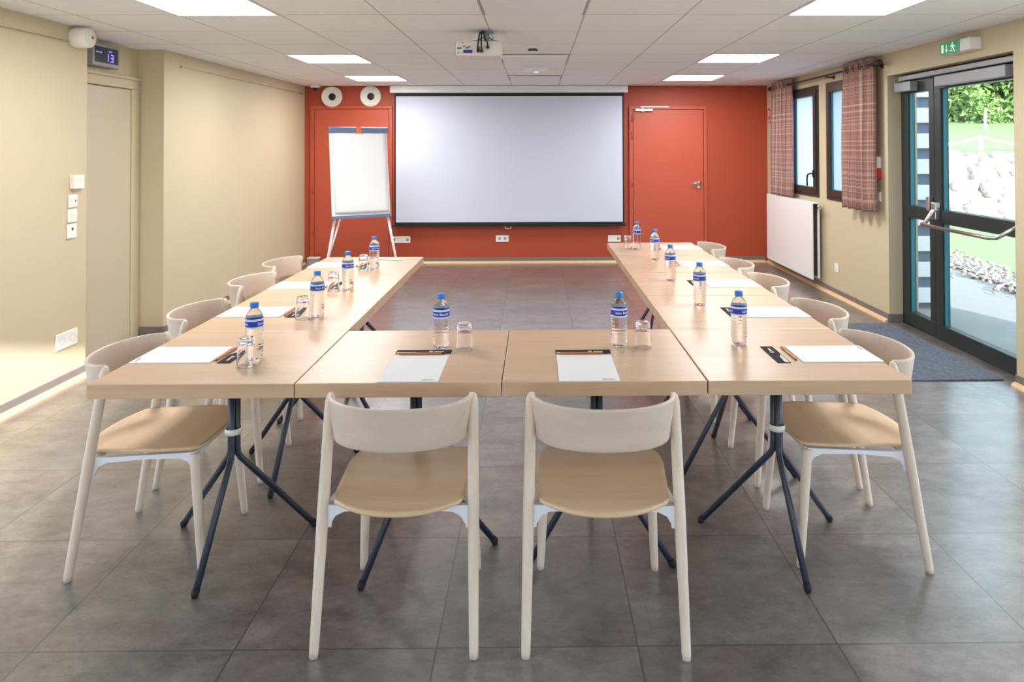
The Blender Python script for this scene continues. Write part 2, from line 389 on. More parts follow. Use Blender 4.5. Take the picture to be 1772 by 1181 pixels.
def shell(bm, P, nu, nv, th, mi=0):
    """closed thin shell over a parametric sheet P(i/nu, j/nv)"""
    e = 1e-3
    top, bot = [], []
    for i in range(nu + 1):
        ra, rb = [], []
        for j in range(nv + 1):
            u, v = i / nu, j / nv
            p = P(u, v)
            du = P(min(1, u + e), v) - P(max(0, u - e), v); dv = P(u, min(1, v + e)) - P(u, max(0, v - e))
            nrm = du.cross(dv).normalized()
            ra.append(bm.verts.new(p + nrm * th / 2)); rb.append(bm.verts.new(p - nrm * th / 2))
        top.append(ra); bot.append(rb)
    def q(a, b, c, d):
        f = bm.faces.new((a, b, c, d)); f.smooth = True; f.material_index = mi
    for i in range(nu):
        for j in range(nv):
            q(top[i][j], top[i + 1][j], top[i + 1][j + 1], top[i][j + 1])
            q(bot[i][j + 1], bot[i + 1][j + 1], bot[i + 1][j], bot[i][j])
    for i in range(nu):
        q(top[i + 1][0], top[i][0], bot[i][0], bot[i + 1][0]); q(top[i][nv], top[i + 1][nv], bot[i + 1][nv], bot[i][nv])
    for j in range(nv):
        q(top[0][j], top[0][j + 1], bot[0][j + 1], bot[0][j]); q(top[nu][j + 1], top[nu][j], bot[nu][j], bot[nu][j + 1])

def obj(name, bm, m, parent=None, loc=None, auto=True):
    me = bpy.data.meshes.new(name)
    bmesh.ops.recalc_face_normals(bm, faces=bm.faces)
    bm.to_mesh(me); bm.free()
    for x in (m if isinstance(m, (list, tuple)) else [m]): me.materials.append(x)
    o = bpy.data.objects.new(name, me); COL.objects.link(o)
    if parent: o.parent = parent
    if loc: o.location = loc
    return o

def edgesplit(o, ang=35):
    md = o.modifiers.new('edges', 'EDGE_SPLIT'); md.split_angle = math.radians(ang)
    return o

def tag(o, label=None, cat=None, group=None, kind=None):
    if label: o['label'] = label
    if cat: o['category'] = cat
    if group: o['group'] = group
    if kind: o['kind'] = kind
    return o

def thing(name, label, cat, loc=(0, 0, 0), rz=0.0, group=None):
    o = bpy.data.objects.new(name, None); COL.objects.link(o)
    o.empty_display_size = 0.1
    o.location = loc; o.rotation_euler = (0, 0, rz)
    return tag(o, label, cat, group)

def boxobj(name, m, parent, *a, **k):
    bm = bmesh.new(); box(bm, *a, **k); return obj(name, bm, m, parent)

KIDS = {}
def dup(root, loc, rz, label, group=None):
    """copy of a thing with its parts and their sub-parts"""
    r = root.copy(); COL.objects.link(r); r.location = loc; r.rotation_euler = (0, 0, rz); r['label'] = label
    if group: r['group'] = group
    for ch in list(root.children):
        c = ch.copy(); COL.objects.link(c); c.parent = r
        for g in list(ch.children):
            d = g.copy(); COL.objects.link(d); d.parent = c
    return r

def text_mesh(s, size):
    cu = bpy.data.curves.new('lettering', 'FONT'); cu.body = s; cu.size = size; cu.align_x = 'CENTER'; cu.align_y = 'CENTER'
    cu.resolution_u = 3
    o = bpy.data.objects.new('lettering', cu); COL.objects.link(o)
    dg = bpy.context.evaluated_depsgraph_get(); dg.update()
    me = bpy.data.meshes.new_from_object(o.evaluated_get(dg))
    bpy.data.objects.remove(o); bpy.data.curves.remove(cu)
    return me

# ------------------------------------------------------------------ room shell
XL, XR, YB, YF, H = -2.975, 2.985, 9.18, -1.5, 2.28
XLR, NY0, NY1 = -3.19, 4.745, 5.72             # recess in the left wall
TH = 0.25
def struct(name, bm, m): return tag(obj(name, bm, m), kind='structure')

bm = bmesh.new(); box(bm, XL - 0.4, XR + TH, YF - TH, YB + TH, -0.12, 0.0); struct('floor', bm, M['floor'])
bm = bmesh.new(); box(bm, XL - 0.4, XR + TH, YF - TH, YB + TH, H, H + 0.15); struct('ceiling', bm, M['ceiling'])
# left wall with the door recess and a window beside the camera
bm = bmesh.new()
WLY0, WLY1 = -0.9, 3.3
box(bm, XL - 0.4, XL, WLY1, NY0, 0, H); box(bm, XL - 0.4, XL, YF - TH, WLY0, 0, H)
box(bm, XL - 0.4, XL, WLY0, WLY1, 0, 0.35); box(bm, XL - 0.4, XL, WLY0, WLY1, 2.12, H)
box(bm, XL - 0.4, XL, NY1, YB + TH, 0, H)
box(bm, XL - 0.4, XLR, NY0, NY1, 0, H)
struct('wall_left', bm, M['beige'])
# right wall: french door, two windows, an unseen window enlarged for floor daylight
DY0, DY1, DZ = 4.42, 6.02, 2.09
W1 = (7.49, 8.28, 0.95, 2.14); W2 = (6.49, 7.28, 0.95, 2.14); W3 = (-0.8, 4.0, 0.02, 2.12)
bm = bmesh.new()
def wr(y0, y1, z0, z1): box(bm, XR, XR + TH, y0, y1, z0, z1)
wr(YF - TH, W3[0], 0, H); wr(W3[0], W3[1], 0, W3[2]); wr(W3[0], W3[1], W3[3], H)
wr(W3[1], DY0, 0, H); wr(DY0, DY1, DZ, H); wr(DY1, W2[0], 0, H)
wr(W2[0], W2[1], 0, W2[2]); wr(W2[0], W2[1], W2[3], H); wr(W2[1], W1[0], 0, H)
wr(W1[0], W1[1], 0, W1[2]); wr(W1[0], W1[1], W1[3], H); wr(W1[1], YB + TH, 0, H)
struct('wall_right', bm, M['beige'])
bm = bmesh.new(); box(bm, XL, XR, YB, YB + TH, 0, H); struct('wall_back', bm, M['red'])
# front wall, behind the camera: unseen openings added for skylight and the sun patch
bm = bmesh.new()
FD0, FD1 = -1.15, -0.35
box(bm, XL, FD0, YF - TH, YF, 0, H); box(bm, FD0, FD1, YF - TH, YF, 2.1, H); box(bm, FD1, -.2, YF - TH, YF, 0, H)
box(bm, -.2, XR, YF - TH, YF, 0, .2); box(bm, -.2, XR, YF - TH, YF, 2.1, H); box(bm, 2.85, XR, YF - TH, YF, .2, 2.1)
struct('wall_front', bm, M['beige'])

# skirting tiles and the pine bead laid along them
def skirt(name, bead, segs):
    bm = bmesh.new(); b2 = bmesh.new()
    for (x0, y0, x1, y1, nx, ny) in segs:
        # segment along the wall face, (nx,ny) points into the room
        xa, xb = min(x0, x1, x0 + nx * .011, x1 + nx * .011), max(x0, x1, x0 + nx * .011, x1 + nx * .011)
        ya, yb = min(y0, y1, y0 + ny * .011, y1 + ny * .011), max(y0, y1, y0 + ny * .011, y1 + ny * .011)
        box(bm, xa, xb, ya, yb, 0, 0.072, 0.002)
        o = 0.011
        p = [(0, 0), (0.028, 0), (0.026, 0.010), (0.018, 0.020), (0.008, 0.026), (0, 0.028)]
        if ny == 0: prism(b2, [(x0 + nx * (o + a), z) for a, z in p], 1, y0, y1)
        else: prism(b2, [(y0 + ny * (o + a), z) for a, z in p], 0, x0, x1)
    struct(name, bm, M['skirt']); struct(bead, b2, M['bead'])
skirt('baseboard_left', 'trim_1', [(XL, YF, XL, NY0, 1, 0), (XL, NY1, XL, YB - .04, 1, 0)])
skirt('baseboard_right', 'trim_2', [(XR, W3[1], XR, DY0, -1, 0), (XR, DY1, XR, YB - .04, -1, 0)])
skirt('baseboard_back', 'trim_3', [(-1.84, YB, 1.19, YB, 0, -1), (2.2, YB, XR - .04, YB, 0, -1)])
bm = bmesh.new()
box(bm, XLR + .02, XL, NY1 - .011, NY1, 0, 0.072, 0.002)
box(bm, XR, XR + 0.11, DY1 - .011, DY1, 0, 0.072, 0.002)
struct('baseboard_recess', bm, M['skirt'])

# ------------------------------------------------------------------ doors
def hinge_bm(x, z, y):
    bm = bmesh.new(); tube(bm, [(x, y, z - .05), (x, y, z + .05)], .008, 10); return bm
def red_door(name, x0, x1, ztop, hx, hz, handle_x):
    r = bpy.data.objects.new(name, None); COL.objects.link(r); r.location = ((x0 + x1) / 2, YB, 0); r['kind'] = 'structure'
    c = (x0 + x1) / 2
    def P(bm, n, m, par=r): return obj(n, bm, m, par)
    bm = bmesh.new(); fw = 0.05
    box(bm, x0 - c, x0 - c + fw, -.028, 0, 0, ztop - .042, .004); box(bm, x1 - c - fw + .01, x1 - c, -.028, 0, 0, ztop - .042, .004)
    box(bm, x0 - c, x1 - c, -.028, 0, ztop - .042, ztop, .004)
    P(bm, 'door_frame', M['red_door'])
    bm = bmesh.new(); box(bm, x0 - c + fw + .005, x1 - c - fw + .004, -.020, 0, 0.008, ztop - .047, .003)
    leaf = P(bm, 'door_leaf', M['red_door'])
    for z in hz: P(hinge_bm(hx - c, z, -.034), 'hinge', M['red_door'])
    if handle_x is not None:
        bm = bmesh.new(); hxx = handle_x - c
        lathe(bm, [(0, 0), (.026, 0), (.026, -.008), (0, -.008)], 24, (hxx, -.02, 1.022), axis='Y')
        tube(bm, [(hxx, -.028, 1.022), (hxx, -.065, 1.022), (hxx - .02, -.07, 1.022), (hxx - .125, -.07, 1.018)], .0095, 12)
        P(bm, 'handle', M['steel'], r)
        bm = bmesh.new(); lathe(bm, [(0, 0), (.026, 0), (.026, -.008), (.012, -.010), (0, -.010)], 24, (hxx, -.02, .963), axis='Y')
        P(bm, 'lock_rosette', M['steel'], r)
        bm = bmesh.new(); box(bm, 1.268 - c, 1.50 - c, -.062, -.02, 1.945, 1.982, .008)
        box(bm, 1.345 - c, 1.385 - c, -.068, -.02, 1.935, 1.992, .01)
        P(bm, 'closer_body', M['steel'], r)
        bm = bmesh.new(); box(bm, 1.336 - c, 1.70 - c, -.052, -.028, 1.994, 2.012, .003)
        P(bm, 'closer_rail', M['steel'], r)
    return r
red_door('door_1', -2.897, -1.850, 2.027, -2.858, [1.78, 1.66, 0.94, 0.42], None)
red_door('door_2', 1.193, 2.196, 2.013, 1.232, [1.857, 1.64, 1.022], 2.096)
# beige door in the recess of the left wall
r = bpy.data.objects.new('door_3', None); COL.objects.link(r); r.location = (XLR, 5.2, 0); r['kind'] = 'structure'
bm = bmesh.new()
box(bm, 0, .03, .40, .505, 0, 1.955, .004); box(bm, 0, .03, -.445, -.40, 0, 1.955, .004); box(bm, 0, .03, -.445, .505, 1.955, 2.025, .004)
box(bm, 0, .042, -.445, .515, 2.025, 2.05, .006)
obj('door_frame', bm, M['beige'], r)
boxobj('door_leaf', M['beige_door'], r, .0, .022, -.395, .395, .012, 1.948, .003)
boxobj('threshold', M['black'], r, .0, .03, -.40, .40, .0, .010)

# french door in the right wall: a narrow and a wide leaf, each with a mid rail
r = bpy.data.objects.new('door_4', None); COL.objects.link(r); r.location = (3.10, 5.22, 0); r['kind'] = 'structure'
def fy(y): return y - 5.22
FX0, FX1 = 0.0, 0.07
bm = bmesh.new()
box(bm, FX0, FX1, fy(DY0), fy(DY0) + .06, .022, DZ - .055, .004); box(bm, FX0, FX1, fy(DY1) - .05, fy(DY1), .022, DZ - .055, .004)
box(bm, FX0, FX1, fy(DY0), fy(DY1), DZ - .055, DZ, .004)
box(bm, FX0, FX1, fy(DY0), fy(DY1), 0, .022)
obj('door_frame', bm, M['darkframe'], r)
def leaf(y0, y1, sw0, sw1, name):
    bm = bmesh.new()
    zb, zt = .024, DZ - .058
    box(bm, -.012, .052, y0, y0 + sw0, zb, zt, .004); box(bm, -.012, .052, y1 - sw1, y1, zb, zt, .004)
    box(bm, -.0125, .0525, y0, y1, zt - .10, zt, .004); box(bm, -.0125, .0525, y0, y1, zb, zb + .10, .004)
    box(bm, -.0125, .0525, y0, y1, .90, 1.005, .004)
    lf = obj(name, bm, M['darkframe'], r)
    for (z0, z1) in ((zb + .10, .90), (1.005, zt - .10)):
        boxobj('glass_pane', M['pane'], lf, .018, .024, y0 + sw0, y1 - sw1, z0, z1)
        bm = bmesh.new()
        for ya in (y0 + sw0, y1 - sw1 - .012): box(bm, .006, .036, ya, ya + .012, z0, z1)
        obj('glazing_bead', bm, M['tealedge'], lf)
    return lf
leaf(fy(5.50), fy(5.968), .075, .075, 'narrow_leaf')
leaf(fy(4.482), fy(5.495), .075, .085, 'wide_leaf')
# push bar on the wide leaf
bm = bmesh.new()
yh, yl = fy(5.44), fy(4.50)
tube(bm, [(-.02, yh, 1.02), (-.06, yh, .99), (-.105, yh + .03, .90), (-.115, yh + .06, .885)], [.022, .02, .015, .0135], 12)
tube(bm, [(-.115, yh + .06, .885), (-.12, yl + .18, .885), (-.115, yl + .10, .895), (-.03, yl, .985)], .0135, 12)
box(bm, -.055, -.012, yh - .02, yh + .04, .93, 1.06, .006)
pb = obj('push_bar', bm, M['steel'], r)
boxobj('lock_case', M['steel'], r, -.05, -.012, fy(5.515), fy(5.56), .985, 1.10, .005)
for y0, y1, nm in ((5.73, 5.985, 'closer'), (4.56, 5.38, 'closer')):
    bm = bmesh.new(); box(bm, -.075, -.012, fy(y0), fy(y1), 1.945, 2.022, .004)
    obj(nm, bm, M['grey'], r)
bm = bmesh.new(); box(bm, -.06, 0, fy(4.5), fy(5.95), 2.036, 2.074, .004); obj('header_rail', bm, M['grey'], r)

# windows with dark frames
def window(name, y0, y1, z0, z1, handle_y=None):
    r = bpy.data.objects.new(name, None); COL.objects.link(r); r.location = (XR, (y0 + y1) / 2, z0); r['kind'] = 'structure'
    w = (y1 - y0) / 2; h = z1 - z0
    bm = bmesh.new(); fw = .045
    box(bm, -.012, .07, -w, -w + fw, fw, h - fw, .003); box(bm, -.012, .07, w - fw, w, fw, h - fw, .003)
    box(bm, -.012, .07, -w, w, 0, fw, .004); box(bm, -.012, .07, -w, w, h - fw, h, .004)
    obj('window_frame', bm, M['brownframe'], r)
    bm = bmesh.new(); s0 = fw - .006; sw = .065
    box(bm, -.028, .05, -w + s0, -w + s0 + sw, s0 + sw, h - s0 - sw, .003); box(bm, -.028, .05, w - s0 - sw, w - s0, s0 + sw, h - s0 - sw, .003)
    box(bm, -.028, .05, -w + s0, w - s0, s0, s0 + sw, .005); box(bm, -.028, .05, -w + s0, w - s0, h - s0 - sw, h - s0, .005)
    sash = obj('sash', bm, M['brownframe'], r)
    bm = bmesh.new(); bm.faces.new([bm.verts.new(p) for p in ((.016, -w + s0 + sw, s0 + sw), (.016, w - s0 - sw, s0 + sw), (.016, w - s0 - sw, h - s0 - sw), (.016, -w + s0 + sw, h - s0 - sw))])
    obj('glass_pane', bm, M['frost'], sash)
    boxobj('glazing_bead', M['tealedge'], sash, .0, .045, w - s0 - sw - .014, w - s0 - sw, s0 + sw, h - s0 - sw)
    if handle_y is not None:
        bm = bmesh.new(); yy = handle_y - (y0 + y1) / 2; zz = 1.20 - z0
        box(bm, -.042, -.028, yy - .016, yy + .016, zz - .04, zz + .04, .004)
        tube(bm, [(-.04, yy, zz), (-.075, yy, zz), (-.085, yy + .02, zz - .01), (-.085, yy + .045, zz - .05), (-.08, yy + .05, zz - .13)], .009, 10)
        obj('handle', bm, M['black'], r)
window('window_1', *W1, handle_y=7.57); window('window_2', *W2)
# ------------------------------------------------------------------ outside
def outside():
    bm = bmesh.new(); box(bm, -40, 60, -40, 60, -0.35, -0.30); struct('ground', bm, M['concrete'])
    bm = bmesh.new(); prism(bm, [(XR + TH, -2), (6.0, -2), (5.0, 5.0), (4.95, 7.0), (5.25, 9.3), (5.9, 13.5), (3.3, 13.5), (XR + TH, 9.5)], 2, -.30, -.02)
    struct('path', bm, M['concrete'])
    bm = bmesh.new(); prism(bm, [(5.0, 5.0), (6.0, -2), (24, -2), (40, 10), (40, 16), (5.9, 14.2), (5.9, 13.5), (5.25, 9.3), (4.95, 7.0)], 2, -.30, .0)
    struct('lawn', bm, M['lawn'])
    # gravel strip between path and lawn
    rng = random.Random(3); bm = bmesh.new()
    pts = [(5.25, 4.6), (5.12, 7.0), (5.42, 9.3), (6.1, 13.5)]
    for k in range(2200):
        s = rng.random() * (len(pts) - 1); i = int(s); t = s - i
        x = pts[i][0] * (1 - t) + pts[i + 1][0] * t + rng.gauss(0, .17); y = pts[i][1] * (1 - t) + pts[i + 1][1] * t + rng.uniform(-.2, .2)
        rr = rng.uniform(.016, .042)
        bmesh.ops.create_icosphere(bm, subdivisions=1, radius=rr, matrix=Matrix.Translation((x, y, .0 + rr * .2)) @ Matrix.Diagonal((1, rng.uniform(.6, 1), rng.uniform(.5, .8), 1)) @ Matrix.Rotation(rng.random() * 6, 4, 'Z'))
    tag(obj('gravel', bm, M['pebble']), 'strip of pale gravel between the path and the lawn outside', 'gravel', kind='stuff')
    # rocky bank
    bm = bmesh.new()
    prism(bm, [(13.6, -.3), (13.8, .15), (15.0, 1.22), (15.6, 1.30), (16, -.3)], 0, 5.5, 30)
    for k in range(420):
        t = rng.random(); x = rng.uniform(6.5, 15.5); y = 13.7 + t * 1.4; z = .1 + t * 1.15; rr = rng.uniform(.10, .26)
        bmesh.ops.create_icosphere(bm, subdivisions=2, radius=rr, matrix=Matrix.Translation((x, y, z)) @ Matrix.Rotation(rng.random() * 6, 4, 'Z') @ Matrix.Diagonal((1.2, .7, rng.uniform(.6, .9), 1)))
    tag(obj('rock_bank', bm, M['stone']), 'bank of pale rocks rising behind the lawn outside', 'rocks', kind='stuff')
    bm = bmesh.new(); prism(bm, [(15.5, -.3), (15.5, 1.29), (23.5, 2.3), (40, 3.2), (40, -.3)], 0, 5.0, 40)
    struct('hill', bm, M['lawn'])
    # hedge
    bm = bmesh.new()
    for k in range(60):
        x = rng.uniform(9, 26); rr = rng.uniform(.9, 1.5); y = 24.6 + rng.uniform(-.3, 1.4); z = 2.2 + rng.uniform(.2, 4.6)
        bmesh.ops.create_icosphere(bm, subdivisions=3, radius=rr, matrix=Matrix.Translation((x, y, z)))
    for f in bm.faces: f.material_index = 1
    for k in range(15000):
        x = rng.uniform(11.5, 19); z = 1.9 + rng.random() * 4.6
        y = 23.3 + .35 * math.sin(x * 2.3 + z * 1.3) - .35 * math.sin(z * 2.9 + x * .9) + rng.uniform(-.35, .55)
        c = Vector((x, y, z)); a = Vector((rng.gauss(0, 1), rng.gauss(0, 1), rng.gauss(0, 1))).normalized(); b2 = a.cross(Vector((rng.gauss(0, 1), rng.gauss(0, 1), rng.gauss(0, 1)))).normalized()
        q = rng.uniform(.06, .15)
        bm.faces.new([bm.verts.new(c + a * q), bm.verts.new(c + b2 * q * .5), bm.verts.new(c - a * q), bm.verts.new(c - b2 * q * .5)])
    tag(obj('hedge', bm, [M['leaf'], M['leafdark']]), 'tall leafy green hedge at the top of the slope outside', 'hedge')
    # rope fence
    ps = []
    spots = [(9.89, 15.75, 1.31), (8.05, 15.7, 1.30), (11.75, 15.8, 1.32)]
    for k, (x, y, zb) in enumerate(spots):
        bm = bmesh.new(); tube(bm, [(0, 0, -.2), (0, 0, .38), (0, 0, .41)], [.045, .045, .03], 12)
        lab = ['white fence post on the slope seen through the wide glass leaf', 'white fence post on the slope left of the one in view', 'white fence post on the slope right of the one in view'][k]
        tag(obj('fence_post', bm, M['fence'], loc=(x, y, zb)), lab, 'fence post', 'posts of the rope fence')
        ps.append(Vector((x, y, zb + .39)))
    bm = bmesh.new()
    for a, b in ((ps[1], ps[0]), (ps[0], ps[2])):
        tube(bm, [a.lerp(b, t / 12) - Vector((0, 0, .18 * (1 - (2 * t / 12 - 1) ** 2))) for t in range(13)], .022, 8)
    tag(obj('fence_rope', bm, M['fence']), 'white rope sagging between the fence posts outside', 'rope')
    bm = bmesh.new(); tube(bm, [(0, 0, -.2), (0, 0, .57)], .04, 10)
    tag(obj('garden_pole', bm, M['fence'], loc=(13.33, 21.0, 1.97)), 'tall pale pole in front of the hedge behind the rope fence', 'pole')
    # slatted screen standing out from the facade beside the narrow leaf
    t = thing('slatted_screen', 'white slatted screen standing outside the narrow glass leaf', 'screen', (3.25, 6.62, 0))
    boxobj('back_board', M['slatback'], t, 0.0, .52, .03, .06, -.02, 2.86)
    for k in range(12):
        boxobj('slat', M['slat'], t, 0.0, .52, 0, .03, .03 + k * .24, .03 + k * .24 + .14, .004)
    boxobj('post', M['slatback'], t, .50, .56, -.01, .07, -.02, 2.9)
    # unseen walls added outside to keep direct sun out of the room
    bm = bmesh.new(); box(bm, XR + TH, 4.75, 4.0, 4.22, -.3, 3.2); struct('wall_sun_block', bm, M['render'])
    bm = bmesh.new(); box(bm, XR + TH, 5.6, -1.75, -1.5, -.3, 3.7); struct('wall_sun_block', bm, M['render'])
    bm = bmesh.new(); box(bm, .90, 6.2, -5.2, -5.0, -.3, 3.3); struct('wall_sun_block', bm, M['render'])
outside()

# ------------------------------------------------------------------ ceiling fittings
CXO, CYO = -2.1126, 4.2112
def cell(i, j): return CXO + .6 * i, CYO + .6 * j
def ceiling_light(label, i, j):
    x, y = cell(i, j)
    t = thing('ceiling_light', label, 'light', (x + .3, y + .3, H), 0, 'square ceiling lights')
    bm = bmesh.new()
    for a in ((-.297, -.285, -.297, .297), (.285, .297, -.297, .297), (-.285, .285, -.297, -.285), (-.285, .285, .285, .297)):
        box(bm, a[0], a[1], a[2], a[3], -.006, -.0005)
    obj('frame', bm, M['whitemetal'], t)
    boxobj('diffuser', M['lamp'], t, -.285, .285, -.285, .285, -.004, -.0005)
for lab, i, j in [('square ceiling light cut off by the top edge, left of the projector', 0, -1), ('square ceiling light cut off by the top edge, toward the glass door', 6, -1),
                  ('lit square ceiling light on the left, middle of its row', 0, 3), ('lit square ceiling light on the right, middle of its row', 6, 3),
                  ('lit square ceiling light above the flipchart, nearest the red wall', 0, 6), ('lit square ceiling light above the red door with steel handle', 6, 6)]:
    ceiling_light(lab, i, j)
def blank_panel(label, i, j):
    x, y = cell(i, j)
    t = thing('ceiling_panel', label, 'panel', (x + .3, y + .3, H), 0, 'blank ceiling panels')
    bm = bmesh.new()
    for a in ((-.297, -.288, -.297, .297), (.288, .297, -.297, .297), (-.288, .288, -.297, -.288), (-.288, .288, .288, .297)):
        box(bm, a[0], a[1], a[2], a[3], -.005, -.0005)
    obj('frame', bm, M['grey'], t)
    boxobj('cover', M['whitemetal'], t, -.284, .284, -.284, .284, -.012, -.0005, .003)
blank_panel('blank white ceiling panel cut off by the top edge, nearest the camera', 3, -1)
blank_panel('blank white ceiling panel just beyond the smoke detector', 3, 3)
blank_panel('blank white ceiling panel nearest the screen', 3, 6)
# projector
t = thing('projector', 'white video projector hanging from the ceiling with black cables', 'projector', (-.382, 4.82, 2.10))
boxobj('body', M['offwhite'], t, -.148, .148, -.11, .13, 0, .10, .012, seg=3)
bm = bmesh.new(); tube(bm, [(.045, 0, .10), (.045, 0, .18)], .02, 12); lathe(bm, [(0, .165), (.05, .165), (.05, .18), (0, .18)], 20, (.045, 0, 0))
box(bm, -.04, .12, -.05, .05, .10, .112, .003)
for a in (-.06, .05): tube(bm, [(.045, 0, .15), (.045 + a, -.03, .112)], .006, 8)
obj('ceiling_mount', bm, M['grey'], t)
bm = bmesh.new(); box(bm, -.10, -.04, -.115, -.11, .018, .038)
obj('blue_port_row', bm, M['portblue'], t)
for x, z, w_ in ((-.125, .05, .03), (-.075, .052, .018), (-.095, .062, .01), (-.06, .06, .008), (-.105, .085, .006), (-.135, .02, .006)): boxobj('port', M['black'], t, x - w_ / 2, x + w_ / 2, -.114, -.11, z - .004, z + .004)
boxobj('orange_port', M['portorange'], t, -.012, .012, -.114, -.11, .03, .06)
for dx, ex, ez in ((-.012, -.002, .03), (0, .022, .03), (.014, .062, .055)):
    bm = bmesh.new(); tube(bm, [(.03 + dx, -.03, .175), (.02 + dx, -.10, .15), (.01 + (dx + ex) / 2, -.145, .10), (ex, -.14, ez + .03), (ex, -.115, ez)], .005, 8)
    box(bm, ex - .009, ex + .009, -.135, -.11, ez - .009, ez + .009, .002)
    obj('cable', bm, M['black'], t)
bm = bmesh.new()
for k in range(5): box(bm, -.10 + k * .012, -.094 + k * .012, -.08, .0, .1, .102)
obj('top_vent', bm, M['grey'], t)
t = thing('smoke_detector', 'small white smoke detector on the ceiling right of the projector', 'detector', (-.026, 5.52, H))
bm = bmesh.new(); lathe(bm, [(0, -.045), (.025, -.045), (.04, -.03), (.05, -.012), (.05, 0), (0, 0)], 28); obj('body', bm, M['white'], t)
bm = bmesh.new(); lathe(bm, [(.031, -.042), (.041, -.030)], 28)
for k in range(4): box(bm, -.03 + k * .016, -.02 + k * .016, -.046, -.040, -.034, -.026)
obj('vent_ring', bm, M['graphite'], t)
t = thing('emergency_light', 'white ceiling emergency unit with a glowing green lamp near the screen', 'light', (0, 7.05, H))
boxobj('body', M['white'], t, -.125, .125, -.10, .10, -.05, -.0005, .008)
bm = bmesh.new(); lathe(bm, [(0, -.056), (.02, -.052), (.024, -.048), (0, -.048)], 20, (0, -.06, 0)); obj('green_lamp', bm, M['led'], t)

# ------------------------------------------------------------------ back wall
t = thing('projection_screen', 'large white projection screen with black border pulled down on the red wall', 'screen', (-.345, YB, 0))
bm = bmesh.new(); box(bm, -1.515, 1.515, -.125, -.02, 2.184, 2.276, .008); obj('case', bm, M['whitemetal'], t)
boxobj('border', M['blackcloth'], t, -1.465, 1.465, -.081, -.079, .50, 2.184)
boxobj('cloth', M['screen'], t, -1.445, 1.445, -.0835, -.0815, .535, 2.142)
bm = bmesh.new(); box(bm, -1.465, 1.465, -.088, -.072, .492, .532, .003); box(bm, -1.49, 1.49, -.095, -.068, .482, .494, .003); obj('bottom_bar', bm, M['blackcloth'], t)
bm = bmesh.new(); tube(bm, [(-.06 + .0, -.08, .482), (-.055, -.08, .462), (-.02, -.08, .448), (.015, -.08, .455), (.02, -.08, .482)], .005, 8); obj('pull_loop', bm, M['white'], t)

def wall_speaker(label, x, z):
    t = thing('loudspeaker', label, 'loudspeaker', (x, YB, z), 0, 'round loudspeakers above the red door')
    bm = bmesh.new(); lathe(bm, [(0, -.001), (.118, -.001), (.134, -.02), (.134, -.04), (.126, -.05), (.112, -.045), (.105, -.03)], 40, axis='Y'); obj('rim', bm, M['offwhite'], t)
    bm = bmesh.new(); lathe(bm, [(.108, -.034), (.075, -.018), (.06, -.015), (.045, -.016)], 40, axis='Y'); obj('cone', bm, M['offwhite'], t)
    bm = bmesh.new(); lathe(bm, [(.046, -.017), (.040, -.021), (.018, -.024), (0, -.025)], 30, (0, 0, 0), axis='Y'); obj('center_cap', bm, M['black'], t)
wall_speaker('round off-white loudspeaker beside the corner camera', -2.62, 2.142)
wall_speaker('round off-white loudspeaker beside the screen case', -2.125, 2.145)
t = thing('security_camera', 'small white security camera in the back left ceiling corner', 'camera', (-2.79, 9.02, H))
bm = bmesh.new(); box(bm, -.05, .05, -.05, .05, -.035, -.0005, .01); obj('base', bm, M['white'], t)
bm = bmesh.new(); lathe(bm, [(.034, -.035), (.034, -.05), (.024, -.068), (0, -.075)], 24); obj('lens_dome', bm, M['black'], t)

def outlet(label, x, z, w_, h_, n, dots):
    t = thing('wall_socket', label, 'socket', (x, YB, z), 0, 'sockets on the red wall')
    boxobj('cover_plate', M['white'], t, -w_ / 2, w_ / 2, -.012, -.0005, -h_ / 2, h_ / 2, .003)
    for d in dots:
        bm = bmesh.new(); lathe(bm, [(0, -.0135), (.016, -.0135), (.018, -.012)], 20, (d, 0, 0), axis='Y')
        obj('socket_insert', bm, M['grey'], t)
outlet('long white socket strip on the red wall behind the flipchart leg', -1.742, .306, .245, .085, 3, [.085, -.085])
outlet('white double socket on the red wall under the middle of the screen', -.442, .315, .165, .085, 2, [-.035, .035])
outlet('white double socket on the red wall under the right corner of the screen', 1.0, .31, .165, .085, 2, [.05])

# flipchart
t = thing('flipchart', 'white flipchart easel standing in front of the left red door', 'flipchart', (-1.93, 7.72, 0), math.radians(30))
lean = .15
def fb(x, z, d=0.0): return Vector((x, -lean * (1.70 - z) - d, z))
hw = .312
def quad_box(bm, x0, x1, z0, z1, d0, d1, mi=0):
    c = [fb(x0, z0, d0), fb(x1, z0, d0), fb(x1, z1, d0), fb(x0, z1, d0), fb(x0, z0, d1), fb(x1, z0, d1), fb(x1, z1, d1), fb(x0, z1, d1)]
    v = [bm.verts.new(p) for p in c]
    for f in ((0, 1, 2, 3), (7, 6, 5, 4), (0, 4, 5, 1), (1, 5, 6, 2), (2, 6, 7, 3), (3, 7, 4, 0)):
        bm.faces.new([v[i] for i in f]).material_index = mi
bm = bmesh.new(); quad_box(bm, -hw, hw, .765, 1.70, 0, .015); obj('board', bm, M['whitemetal'], t)
def pad(u, v):
    x = -hw + .03 + u * (2 * hw - .045); z = .80 + v * .86
    return fb(x, z, .026 + .006 * math.sin(7 * v + 2 * u) * (1 - v) + .004 * math.sin(13 * v) )
bm = bmesh.new(); shell(bm, pad, 12, 30, .006); obj('paper_pad', bm, M['paper'], t)
bm = bmesh.new(); quad_box(bm, -hw - .012, hw + .012, 1.650, 1.712, .012, .05); o = obj('clamp_bar', bm, M['flipbar'], t)
md = o.modifiers.new('soft', 'BEVEL'); md.width = .012; md.segments = 3
bm = bmesh.new(); quad_box(bm, -.032, .022, 1.648, 1.716, .045, .056); obj('clip', bm, M['orange'], t)
